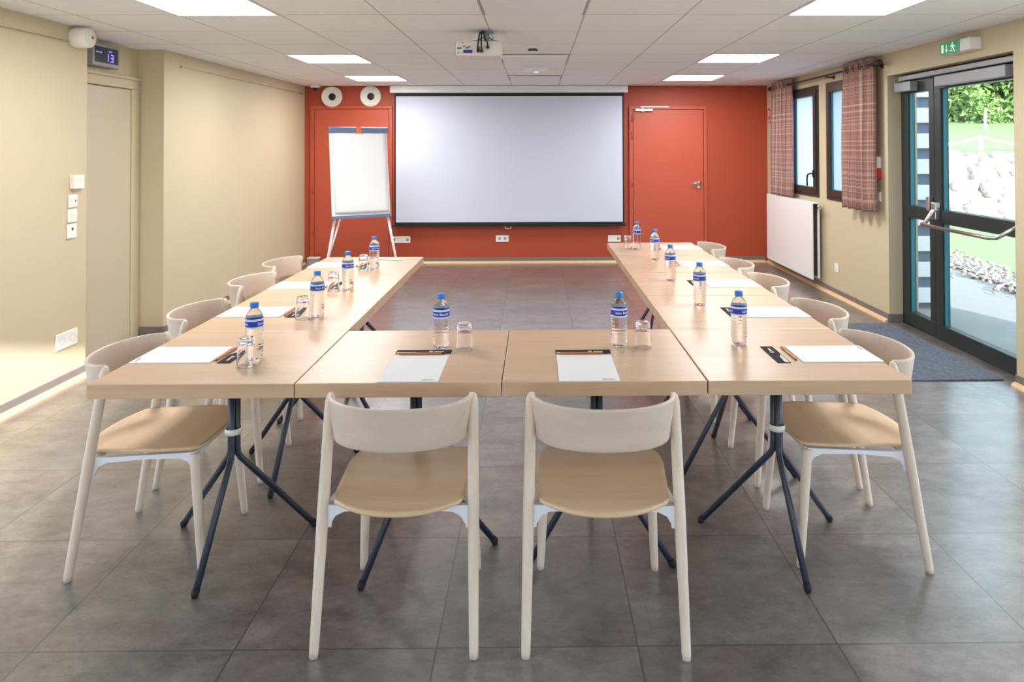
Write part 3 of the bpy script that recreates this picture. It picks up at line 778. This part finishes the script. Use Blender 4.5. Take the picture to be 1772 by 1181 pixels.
bm = bmesh.new(); quad_box(bm, -hw - .004, hw + .004, .748, .776, -.004, .05); obj('pen_tray', bm, M['flipbar'], t)
for x0, x1, y1 in ((-hw + .045, -.395, -.084), (hw - .03, .413, -.204)):
    bm = bmesh.new(); tube(bm, [fb(x0, .80, -.012), (x1, y1, 0.0)], .014, 12); obj('leg', bm, M['whitemetal'], t)
bm = bmesh.new(); tube(bm, [fb(-hw + .11, .80, -.02), (-.335, -.085, .32)], .010, 12); obj('leg', bm, M['whitemetal'], t)
t = thing('cable_box', 'small grey box on the floor in the back left corner behind the chairs', 'box', (-2.80, 9.0, 0))
boxobj('body', M['grey'], t, -.07, .07, -.05, .05, 0, .10, .006)
boxobj('lid', M['whitemetal'], t, -.072, .072, -.052, .052, .10, .112, .003)

# ------------------------------------------------------------------ left wall fittings
t = thing('wall_siren', 'white rounded alarm sounder with a red dot, high on the left wall', 'alarm', (XL, 4.60, 2.205))
bm = bmesh.new(); lathe(bm, [(0, .001), (.062, .001), (.066, .02), (.066, .10), (.06, .112)], 32, axis='X'); obj('body', bm, M['white'], t)
bm = bmesh.new(); lathe(bm, [(.060, .110), (.052, .116), (.03, .118), (.018, .124), (0, .124)], 32, axis='X'); obj('front_dome', bm, M['offwhite'], t)
bm = bmesh.new(); lathe(bm, [(0, .129), (.009, .127), (.011, .122)], 16, axis='X'); obj('red_lens', bm, M['firered'], t)
t = thing('wall_clock', 'grey digital wall clock with blue digits above the beige door', 'clock', (XLR, 5.20, 2.165))
boxobj('housing', M['grey'], t, .001, .07, -.165, .165, -.082, .082, .006)
boxobj('display', M['display'], t, .068, .0725, -.14, .14, -.055, .058, .001)
def segd(ch, y, z, s):
    S = {'1': 'bc', '3': 'abgcd'}[ch]; w_ = s * .55; q = s * .12
    bm = bmesh.new()
    for k in S:
        a = {'a': (0, w_, s - q, s), 'd': (0, w_, 0, q), 'g': (0, w_, s / 2 - q / 2, s / 2 + q / 2), 'b': (w_ - q, w_, s / 2, s), 'c': (w_ - q, w_, 0, s / 2)}[k]
        box(bm, .0725, .0735, y + a[0], y + a[1], z + a[2], z + a[3])
    obj('digit', bm, M['leddot'], t)
segd('1', -.012, -.042, .056); segd('3', .046, -.042, .056)
for y in (.02, .035, .05): boxobj('digit', M['leddot'], t, .0725, .0735, y, y + .009, .030, .036)
for y in (-.13, -.115, -.10, -.085, -.07): boxobj('digit', M['leddot'], t, .0725, .0735, y, y + .009, .014, .020)
labs = ['white thermostat box, topmost of the column of switches on the left wall', 'white switch plate directly below the thermostat box', 'white blank switch plate, third in the column from the top', 'white switch plate at the bottom of the column on the left wall']
for k, (z, h_, y, w_) in enumerate([(1.278, .085, 4.622, .095), (1.157, .08, 4.598, .08), (1.064, .082, 4.594, .085), (.966, .09, 4.588, .09)]):
    t = thing('wall_switch', labs[k], 'switch', (XL, y, z), 0, 'column of switches on the left wall')
    d = .035 if k == 0 else .011
    boxobj('cover_plate', M['white'], t, .0005, d, -w_ / 2, w_ / 2, -h_ / 2, h_ / 2, .003)
    if k == 0: boxobj('cap_line', M['offwhite'], t, d - .001, d + .002, -w_ / 2 + .01, w_ / 2 - .01, -h_ / 2 + .012, h_ / 2 - .006, .001)
    if k in (1, 2): boxobj('rocker', M['offwhite'], t, d, d + .003, -.026, .026, -.028, .028, .001)
    if k == 1: boxobj('indicator', M['graphite'], t, d + .003, d + .0045, .012, .02, -.006, .006)
    if k == 3: boxobj('key_slot', M['graphite'], t, d, d + .002, -.006, .008, .004, .022)
t = thing('double_socket', 'white double socket low on the left wall near the beige door', 'socket', (XL, 4.545, .289))
boxobj('cover_plate', M['white'], t, .0005, .014, -.10, .10, -.05, .05, .004)
for y in (-.05, .05):
    bm = bmesh.new(); lathe(bm, [(0, .010), (.017, .010), (.02, .0155), (.026, .0155), (.027, .0145)], 24, (0, y, 0), axis='X'); obj('socket_insert', bm, M['offwhite'], t)
for lab, y0, y1 in (('thin picture wire stretched along the near part of the left wall', -1.0, 4.56), ('thin picture wire stretched along the far part of the left wall', 5.98, 9.03)):
    t = thing('picture_wire', lab, 'wire', (XL, y1, 2.172))
    bm = bmesh.new(); tube(bm, [(.02, 0, 0), (.02, y0 - y1, 0)], .0025, 6); obj('wire', bm, M['steel'], t)
    for yy in (0, y0 - y1):
        bm = bmesh.new(); tube(bm, [(.0005, yy, 0), (.028, yy, 0)], .007, 10); obj('anchor', bm, M['steel'], t)

# ------------------------------------------------------------------ right wall fittings
t = thing('radiator', 'white flat panel radiator under the windows on the right wall', 'radiator', (XR, 8.10, 0))
boxobj('front_panel', M['whitemetal'], t, -.125, -.108, -.715, .735, .105, .905, .004)
boxobj('back_panel', M['whitemetal'], t, -.055, -.035, -.70, .72, .115, .895, .004)
bm = bmesh.new(); box(bm, -.108, -.055, -.68, .70, .14, .87)
obj('convector_fins', bm, M['graphite'], t)
bm = bmesh.new(); box(bm, -.112, -.035, -.715, .735, .893, .903, .002); obj('top_grille', bm, M['whitemetal'], t)
bm = bmesh.new(); tube(bm, [(-.07, -.70, .865), (-.07, -.75, .865), (-.07, -.80, .862)], [.012, .014, .019], 12); box(bm, -.035, -.0005, -.5, -.46, .2, .24); box(bm, -.035, -.0005, .5, .54, .2, .24); obj('valve', bm, M['steel'], t)

def curtain(label, y0, y1, folds, z0, z1, seed):
    t = thing('curtain', label, 'curtain', (2.895, (y0 + y1) / 2, 0), 0, 'checked curtains at the windows')
    w_ = (y1 - y0)
    bm = bmesh.new(); uvl = bm.loops.layers.uv.new('UVMap')
    nu, nv = folds * 16, 26; rows = []
    rng = random.Random(seed); ph = [rng.uniform(-.5, .5) for _ in range(folds + 2)]
    for i in range(nu + 1):
        u = i / nu; col = []
        for j in range(nv + 1):
            v = j / nv; z = z1 + (z0 - z1) * v
            amp = .034 + .014 * v + .008 * ph[min(folds, int(u * folds))]
            a = u * folds * 2 * PI
            x = amp * math.sin(a) + .006 * math.sin(v * 5 + u * 9)
            y = (u - .5) * w_ * (1 + .05 * v) + .012 * math.sin(2 * a)
            col.append(bm.verts.new((x, y, z + .004 * math.sin(a) * v)))
        rows.append(col)
    for i in range(nu):
        for j in range(nv):
            f = bm.faces.new((rows[i][j], rows[i + 1][j], rows[i + 1][j + 1], rows[i][j + 1])); f.smooth = True
            for lp, (a, b) in zip(f.loops, ((i, j), (i + 1, j), (i + 1, j + 1), (i, j + 1))):
                lp[uvl].uv = (a / nu * w_ * 1.9, b / nv * (z1 - z0))
    o = obj('cloth', bm, M['curtain'], t); md = o.modifiers.new('thick', 'SOLIDIFY'); md.thickness = .003
    for k in range(folds):
        yy = ((k + .5) / folds - .5) * w_
        bm = bmesh.new(); tube(bm, [(.026 * math.cos(q), yy + 0, 2.2 + .026 * math.sin(q)) for q in [x * 2 * PI / 16 for x in range(17)]], .004, 6, cap=False); obj('eyelet', bm, M['brownframe'], t)
    return t
curtain('narrow checked pinkish curtain hanging beside the red wall', 8.07, 8.66, 5, .915, 2.262, 1)
curtain('wider checked pinkish curtain hanging beside the glass door', 6.10, 6.66, 4, .925, 2.262, 2)
t = thing('curtain_rod', 'dark metal curtain rod above the two windows', 'curtain rod', (2.895, 7.3, 2.2))
bm = bmesh.new(); tube(bm, [(0, -1.26, 0), (0, 1.42, 0)], .011, 12); obj('pole', bm, M['brownframe'], t)
for y in (-1.28, 1.43):
    bm = bmesh.new(); s = 1 if y > 0 else -1
    tube(bm, [(0, y - s * .02, 0), (0, y, 0), (0, y + s * .02, 0), (0, y + s * .05, 0), (0, y + s * .06, 0)], [.014, .026, .018, .028, .01], 14); obj('finial', bm, M['brownframe'], t)
for y in (-1.2, -.2, 1.36):
    bm = bmesh.new(); tube(bm, [(0, y, -.012), (.04, y, -.016), (.0895, y, -.016)], .008, 10); lathe(bm, [(0, .0895), (.022, .0895), (.022, .083), (0, .083)], 16, (0, y, -.016), axis='X'); obj('bracket', bm, M['brownframe'], t)

def wall_box(name, label, cat, y, z, w_, h_, d, m):
    t = thing(name, label, cat, (XR, y, z))
    boxobj('cover_plate', m, t, -d, -.0005, -w_ / 2, w_ / 2, -h_ / 2, h_ / 2, .003)
    return t
t = wall_box('wall_socket', 'white socket on the right wall between radiator and glass door', 'socket', 7.06, .285, .085, .085, .012, M['white'])
bm = bmesh.new(); lathe(bm, [(0, -.013), (.016, -.013), (.018, -.011)], 20, axis='X'); obj('socket_insert', bm, M['offwhite'], t)
t = wall_box('alarm_unit', 'white rectangular alarm unit above the red call point', 'alarm', 6.18, 1.352, .075, .10, .05, M['white'])
boxobj('cap', M['offwhite'], t, -.054, -.05, -.03, .03, -.045, .03, .002)
t = wall_box('fire_call_point', 'red manual fire call point on the wall beside the glass door', 'fire alarm', 6.18, 1.255, .088, .09, .045, M['firered'])
boxobj('press_window', M['white'], t, -.049, -.045, -.024, .024, -.024, .024, .002)
boxobj('press_mark', M['firered'], t, -.051, -.049, -.006, .006, -.008, .012)
t = wall_box('wall_switch', 'white light switch below the red call point', 'switch', 6.18, 1.055, .08, .085, .012, M['white'])
boxobj('rocker', M['offwhite'], t, -.016, -.012, -.028, .028, -.03, .03, .002)
t = wall_box('fire_sign', 'small red fire sign on the right wall by the red wall corner', 'sign', 9.10, 1.885, .09, .18, .003, M['firered'])
bm = bmesh.new(); box(bm, -.0042, -.003, -.018, -.006, .0, .06); box(bm, -.0042, -.003, -.018, .015, .05, .062); box(bm, -.0042, -.003, .0, .012, -.03, .035); box(bm, -.0042, -.003, -.03, .03, -.075, -.068); box(bm, -.0042, -.003, -.03, .03, -.06, -.053)
obj('pictogram', bm, M['signwhite'], t)

t = thing('exit_sign', 'green emergency exit sign with running figure and arrow above the glass door', 'sign', (XR, 4.90, 2.185))
boxobj('housing', M['white'], t, -.085, -.0005, -.17, .17, -.042, .042, .006)
boxobj('green_face', M['green'], t, -.0865, -.084, -.065, .172, -.044, .040, .001)
X0, X1 = -.0878, -.0865
def pg(poly): prism(bm, poly, 0, X0, X1)
# seen from the room +y is to the left: door panel, arrow pointing down, running figure
bm = bmesh.new(); pg([(.155, -.030), (.130, -.030), (.130, .028), (.155, .028)]); obj('door_symbol', bm, M['signwhite'], t)
bm = bmesh.new(); pg([(.097, .026), (.089, .026), (.089, -.012), (.097, -.012)]); pg([(.108, -.010), (.093, -.030), (.078, -.010)]); obj('arrow_symbol', bm, M['signwhite'], t)
bm = bmesh.new()
pg([(.022 + .008 * math.cos(a), .026 + .008 * math.sin(a)) for a in [k * PI / 4 for k in range(8)]])
pg([(.030, .018), (.012, .014), (.010, -.006), (.024, -.004)])
pg([(.020, -.002), (.010, -.006), (-.008, -.030), (.000, -.033)]); pg([(.026, -.002), (.016, -.006), (.028, -.018), (.048, -.020), (.048, -.026), (.026, -.025)])
pg([(.030, .018), (.026, .010), (.044, .002), (.048, .008)]); pg([(.014, .014), (.012, .006), (-.006, -.002), (-.008, .006)])
obj('running_figure', bm, M['signwhite'], t)

t = boxobj('door_mat', M['mat'], None, 1.50, 2.97, 4.52, 5.96, .0005, .010, .003)
tag(t, 'blue-grey doormat on the floor in front of the glass door', 'doormat')

# ------------------------------------------------------------------ tables
TZ, TT = .72, .048
def make_table(label):
    t = thing('table', label, 'table', (0, 0, 0), 0, 'square oak tables set in a U')
    boxobj('tabletop', M['oak'], t, -.3395, .3395, -.336, .336, TZ - TT, TZ, .0025)
    bm = bmesh.new(); lathe(bm, [(0, TZ - TT - .006), (.10, TZ - TT - .006), (.10, TZ - TT), (0, TZ - TT)], 28); obj('mounting_plate', bm, M['navy'], t)
    for k in range(3):
        a = -PI / 2 + k * 2 * PI / 3; d = Vector((math.cos(a), math.sin(a), 0)); r0 = .0135
        pts = [d * r0 + Vector((0, 0, TZ - TT - .005)), d * r0 + Vector((0, 0, .375)), d * (r0 + .002) + Vector((0, 0, .352)), d * (r0 + .012) + Vector((0, 0, .333)), d * .296 + Vector((0, 0, .012))]
        bm = bmesh.new(); tube(bm, pts, .0118, 14); lg = obj('leg', bm, M['navy'], t)
        e = d * .296 + Vector((0, 0, .012)); dn = (pts[-1] - pts[-2]).normalized()
        bm = bmesh.new(); tube(bm, [e - dn * .012, e + dn * .002, e + Vector((0, 0, -.0118)) + d * .004], [.0135, .0135, .009], 12); obj('rubber_foot', bm, M['rubber'], lg)
    bm = bmesh.new(); lathe(bm, [(.0265, .425), (.029, .425), (.029, .447), (.0265, .447), (.0265, .425)], 24); obj('collar', bm, M['white'], t)
    return t
tl = [('table at the near left corner of the U', -1.1395, 2.70, 0), ('table of the near row, left of its middle joint', -.4575, 2.70, math.radians(-28)),
      ('table of the near row, right of its middle joint', .2245, 2.70, math.radians(60)), ('table at the near right corner of the U', .9075, 2.70, 0),
      ('second table of the left row counting from the camera', -1.1395, 3.372, 0), ('third table of the left row counting from the camera', -1.1395, 4.044, math.radians(60)), ('last table of the left row, nearest the flipchart', -1.1395, 4.716, 0),
      ('second table of the right row counting from the camera', .9075, 3.372, math.radians(60)), ('third table of the right row counting from the camera', .9075, 4.050, math.radians(60)), ('fourth table of the right row counting from the camera', .9075, 4.732, math.radians(60)), ('last table of the right row, nearest the red wall', .9075, 5.414, math.radians(60))]
tab0 = None
GRP = 'square oak tables set in a U'
for k, (lab, x, y, rz) in enumerate(tl):
    full = 'pale oak ' + lab
    if tab0 is None: tab0 = make_table(full); o = tab0; o.location = (x, y, 0)
    else: o = dup(tab0, (x, y, 0), 0, full)
    if rz:
        for ch in o.children:
            if ch.name.split('.')[0] == 'leg': ch.rotation_euler = (0, 0, rz)

# ------------------------------------------------------------------ chairs
def make_chair(label):
    t = thing('chair', label, 'chair', (0, 0, 0), 0)
    def seat(u, v):
        s = 2 * u - 1
        w_ = .198 + .016 * min(1, v / .65) - .024 * (max(0, v - .65) / .35) ** 2
        w_ *= 1 - .05 * abs(2 * v - 1) ** 12
        yr = -.168 - .062 * (1 - abs(s) ** 2.3); yf = .212 + .012 * (1 - s * s)
        y = yr + (yf - yr) * v
        z = .423 + .012 * abs(s) ** 2.2 * (1 - .5 * v) + .010 * (v - .35) - .022 * max(0, v - .75) ** 1.3
        return Vector((s * w_, y, z))
    bm = bmesh.new(); shell(bm, seat, 26, 26, .0105); obj('seat', bm, M['ashh'], t)
    def back(u, v):
        s = 2 * u - 1; a = s * math.radians(93)
        zt = .738 - .004 * (1 - abs(s) ** 2); zb = .603 + .022 * abs(s) ** 5
        z = zb + (zt - zb) * v
        e = 1 - .0 * abs(s)
        y = -.108 - .138 * math.cos(a) + (zt - z) * .16
        x = .218 * math.sin(a) * (1 - .12 * (1 - v) * (abs(s) ** 3)) * 1.0
        return Vector((x, y, z))
    bm = bmesh.new(); shell(bm, back, 44, 10, .012)
    o = obj('backrest', bm, M['ashback_lit'], t); md = o.modifiers.new('soft', 'BEVEL'); md.width = .004; md.segments = 2; md.limit_method = 'ANGLE'
    for s in (-1, 1):
        def rl(z): k = z / .72; return Vector((s * (.235 - .013 * k), -.217 + .117 * k, z))
        zs = [0, .02, .2, .4, .55, .62, .68, .712, .728, .735]; rr = [.0125, .0138, .0158, .0178, .0172, .0168, .0165, .0150, .0105, .004]
        bm = bmesh.new(); tube(bm, [rl(z) for z in zs], rr, 16); obj('leg', bm, M['ash'], t)
        bm = bmesh.new(); f0, f1 = Vector((s * .2025, .225, 0)), Vector((s * .182, .190, .413))
        zs = [0, .02, .15, .3, .40, .411]
        tube(bm, [f0.lerp(f1, z / .413) for z in zs], [.0125, .0135, .0155, .0172, .0178, .016], 16); obj('leg', bm, M['ash'], t)
    # white die-cast frame: arched rails between the legs
    bm = bmesh.new()
    def rail(a, b, th):
        a, b = Vector(a), Vector(b); L = (b - a).length; d = (b - a) / L; nrm = Vector((d.y, -d.x, 0)).normalized()
        prof = [(0, .344), (.010, .360), (.024, .383), (.05, .396), (L / 2, .401), (L - .05, .396), (L - .024, .383), (L - .010, .360), (L, .344), (L, .415), (0, .415)]
        A = [bm.verts.new(a + d * q + nrm * th / 2 + Vector((0, 0, z))) for q, z in prof]; B = [bm.verts.new(a + d * q - nrm * th / 2 + Vector((0, 0, z))) for q, z in prof]
        k = len(prof)
        for i in range(k): bm.faces.new((A[i], A[(i + 1) % k], B[(i + 1) % k], B[i]))
        bm.faces.new(A); bm.faces.new(B[::-1])
    RL, FL_ = (.213, -.148), (.178, .190)
    for s in (-1, 1): rail((s * RL[0], RL[1], 0), (s * FL_[0], FL_[1], 0), .018)
    rail((-RL[0], RL[1], 0), (RL[0], RL[1], 0), .018); rail((-FL_[0], FL_[1], 0), (FL_[0], FL_[1], 0), .018)
    obj('support_frame', bm, M['chairwhite'], t)
    return t
cl = [('near row, left of the two seen from behind', -.4185, 2.330, math.radians(-1), 'F'), ('near row, right of the two seen from behind', .206, 2.318, math.radians(-1.7), 'F'),
      ('left row, nearest the camera', -1.415, 2.740, math.radians(-90 + 2), 'L'), ('left row, second from the camera', -1.465, 3.405, math.radians(-90 + 2), 'L'), ('left row, third from the camera', -1.512, 4.160, math.radians(-90 - 3), 'L'), ('left row, farthest from the camera', -1.565, 4.800, math.radians(-90 - 3), 'L'),
      ('right row, nearest the camera', 1.163, 2.742, math.radians(90 - 1), 'R'), ('right row, second from the camera', 1.188, 3.348, math.radians(90 + 1), 'R'), ('right row, third from the camera', 1.180, 4.080, math.radians(90), 'R'), ('right row, fourth from the camera', 1.160, 4.660, math.radians(90), 'R'), ('right row, farthest from the camera', 1.192, 5.460, math.radians(90), 'R')]
ch0 = None
for lab, x, y, rz, side in cl:
    full = 'pale ash chair with curved back, ' + lab
    if side == 'F': full = 'pale ash chair at the ' + lab
    if ch0 is None: ch0 = make_chair(full); ch0.location = (x, y, 0); ch0.rotation_euler = (0, 0, rz); ch0['group'] = 'ash chairs around the tables'
    else: dup(ch0, (x, y, 0), rz, full, 'ash chairs around the tables')

# ------------------------------------------------------------------ things on the tables
def make_bottle(label):
    t = thing('water_bottle', label, 'bottle', (0, 0, 0), 0, 'water bottles on the tables')
    prof = [(0, .004), (.018, .0015), (.024, .0015), (.029, .006), (.0305, .012)]
    z = .018
    while z < .112:
        prof += [(.0312, z), (.0318, z + .004), (.0302, z + .008)]; z += .0118
    prof += [(.0315, .117), (.0318, .122), (.0318, .150), (.0300, .158), (.0255, .170), (.0180, .181), (.0130, .186), (.0130, .192), (.0150, .1925), (.0150, .1945), (.0125, .195), (0, .195)]
    bm = bmesh.new(); lathe(bm, prof, 32); obj('body', bm, M['bottle'], t)
    R_ = .0322
    bm = bmesh.new()
    lathe(bm, [(R_, .1175), (R_, .121)], 40, mi=1); lathe(bm, [(R_, .121), (R_, .1225)], 40, mi=2)
    lathe(bm, [(R_, .1225), (R_, .144)], 40, mi=0); lathe(bm, [(R_, .144), (R_, .1455)], 40, mi=2); lathe(bm, [(R_, .1455), (R_, .1515)], 40, mi=1)
    me = text_mesh('Saint Benoît', .0135)
    for rep in (0, PI):
        n0 = len(bm.verts)
        b2 = bmesh.new(); b2.from_mesh(me)
        for v in b2.verts:
            a = -PI / 2 + v.co.x / R_ + rep; rr = R_ + .0006
            v.co = Vector((rr * math.cos(a), rr * math.sin(a), .1335 + v.co.y))
        vm = {}
        for v in b2.verts: vm[v.index] = bm.verts.new(v.co)
        for f in b2.faces:
            try: nf = bm.faces.new([vm[v.index] for v in f.verts]); nf.material_index = 2
            except ValueError: pass
        b2.free()
    me2 = bpy.data.meshes.new('label'); bm.to_mesh(me2); bm.free()
    for m in (M['labelblue'], M['labelpale'], M['labelwhite']): me2.materials.append(m)
    o = bpy.data.objects.new('label', me2); COL.objects.link(o); o.parent = t
    o['label'] = 'blue paper label with white lettering'
    bm = bmesh.new(); lathe(bm, [(0, .1885), (.0150, .1885), (.0155, .190), (.0155, .206), (.0145, .208), (0, .2085)], 28); obj('cap', bm, M['cap'], t)
    return t
bl = [('on the near left corner table', -1.038, 2.638, 100), ('on the left row beside the second pad', -1.008, 3.294, 60), ('on the left row beside the third pad', -1.028, 3.900, 50), ('on the left row, farthest from the camera', -1.033, 4.557, 40),
      ('near row, left of the two beside an inverted tumbler', -.370, 2.775, 0), ('near row, right of the two beside an inverted tumbler', .321, 2.785, 25),
      ('on the near right corner table', .794, 2.800, 62), ('on the right row beside the second pad', .798, 3.492, -75), ('on the right row beside the third pad', .773, 4.123, -75), ('on the right row, second from the far end', .808, 4.876, -75), ('on the right row, farthest from the camera', .755, 5.369, -70)]
b0 = None
for lab, x, y, a in bl:
    full = 'water bottle with blue cap, ' + lab
    if b0 is None: b0 = make_bottle(full); b0.location = (x, y, TZ + .0005); b0.rotation_euler = (0, 0, math.radians(a))
    else: dup(b0, (x, y, TZ + .0005), math.radians(a), full)

bm = bmesh.new()
lathe(bm, [(0, .1), (.024, .1), (.0262, .097), (.0275, .085), (.0300, .06), (.0318, .03), (.0322, .004), (.0316, .001), (.0300, .001), (.0296, .004), (.0290, .03), (.0272, .06), (.0245, .080), (.018, .086), (0, .087)], 32)
g0 = obj('tumbler', bm, M['tumbler'])
gl = [('on the near left corner table, in front of the bottle', -1.036, 2.560), ('on the left row beside the second bottle', -1.064, 3.258), ('on the left row beside the third bottle', -1.100, 3.880), ('on the left row beside the farthest bottle', -1.090, 4.505), ('near row, right of the left bottle', -.279, 2.755), ('near row, right of the right bottle', .411, 2.765), ('at the far end of the right row, beside the farthest bottle', .692, 5.41)]
for k, (lab, x, y) in enumerate(gl):
    o = g0 if k == 0 else g0.copy()
    if k: COL.objects.link(o)
    o.location = (x, y, TZ + .0005)
    tag(o, 'upside-down clear tumbler ' + lab, 'glass', 'inverted tumblers on the tables')

def make_pad(label):
    t = thing('writing_pad', label, 'notepad', (0, 0, 0), 0, 'white writing pads at each place')
    boxobj('sheets', M['paper'], t, -.101, .101, -.146, .146, 0, .003)
    bm = bmesh.new(); box(bm, .045, .062, -.134, -.129, .003, .0033); box(bm, .064, .084, -.1335, -.1295, .003, .0033); obj('printed_mark', bm, M['ink'], t)
    bm = bmesh.new(); box(bm, -.09, -.05, .128, .130, .003, .0032); obj('heading_line', bm, M['cardlight'], t)
    return t
def make_card(label):
    t = thing('leaflet', label, 'leaflet', (0, 0, 0), 0, 'dark leaflets at each place')
    boxobj('card', M['card'], t, -.104, .104, -.024, .024, 0, .0012)
    bm = bmesh.new(); prism(bm, [(-.100, -.004), (-.100, -.021), (.0, -.021), (-.03, -.008)], 2, .0012, .0015); box(bm, .02, .034, -.006, .008, .0012, .0015); box(bm, .04, .075, -.004, .004, .0012, .0015)
    obj('print', bm, M['cardlight'], t)
    return t
def make_pencil(label):
    t = thing('pencil', label, 'pencil', (0, 0, 0), 0, 'wooden pencils at each place')
    bm = bmesh.new(); tube(bm, [(-.088, 0, .0037), (.072, 0, .0037)], .0037, 6, smooth=False); obj('shaft', bm, M['pencil'], t)
    bm = bmesh.new(); tube(bm, [(.072, 0, .0037), (.086, 0, .0037), (.0875, 0, .0037)], [.0036, .0012, .0004], 8); obj('tip', bm, M['graphite'], t)
    return t
place = [('near row, left place', -.428, 2.513, 0, (0, .170, .203)), ('near row, right place', .174, 2.510, 0, (0, .170, .196)),
         ('left row, place nearest the camera', -1.325, 2.692, -90, (0, .160, .196)), ('left row, second place from the camera', -1.322, 3.379, -90, (0, .160, .196)), ('left row, third place from the camera', -1.326, 4.026, -90, (0, .162, .20)), ('left row, farthest place', -1.335, 4.708, -90, (0, .168, .205)),
         ('right row, place nearest the camera', 1.102, 2.658, 90, (0, .162, .215)), ('right row, second place from the camera', 1.100, 3.326, 90, (0, .165, .195)), ('right row, third place from the camera', 1.096, 4.022, 90, (0, .165, .205)), ('right row, fourth place from the camera', 1.097, 4.692, 90, (0, .168, .212)), ('right row, farthest place', 1.100, 5.436, 90, (0, .168, .200))]
pd0 = cd0 = pc0 = None
for lab, x, y, deg, (dx, dp, dc) in place:
    a = math.radians(deg)
    def off(d): return (x - math.sin(a) * d, y + math.cos(a) * d, TZ + .0005)
    L1 = 'white writing pad, ' + lab; L2 = 'narrow dark printed leaflet above the pad, ' + lab; L3 = 'wooden pencil between pad and leaflet, ' + lab
    if pd0 is None:
        pd0, cd0, pc0 = make_pad(L1), make_card(L2), make_pencil(L3)
        for o, d in ((pd0, 0), (cd0, dc), (pc0, dp)): o.location = off(d); o.rotation_euler = (0, 0, a)
    else:
        dup(pd0, off(0), a, L1); dup(cd0, off(dc), a, L2)
        dup(pc0, off(dp), a + (PI if deg == 90 else 0) + math.radians(random.uniform(-3, 3)), L3)
bm = bmesh.new(); box(bm, -.16, .16, -.016, .016, 0, .010, .003)
o = obj('ruler', bm, M['whitemetal'], loc=(-1.07, 4.945, TZ + .0005)); o.rotation_euler = (0, 0, math.radians(-22))
tag(o, 'slim off-white bar lying across the far end of the left table row', 'bar')
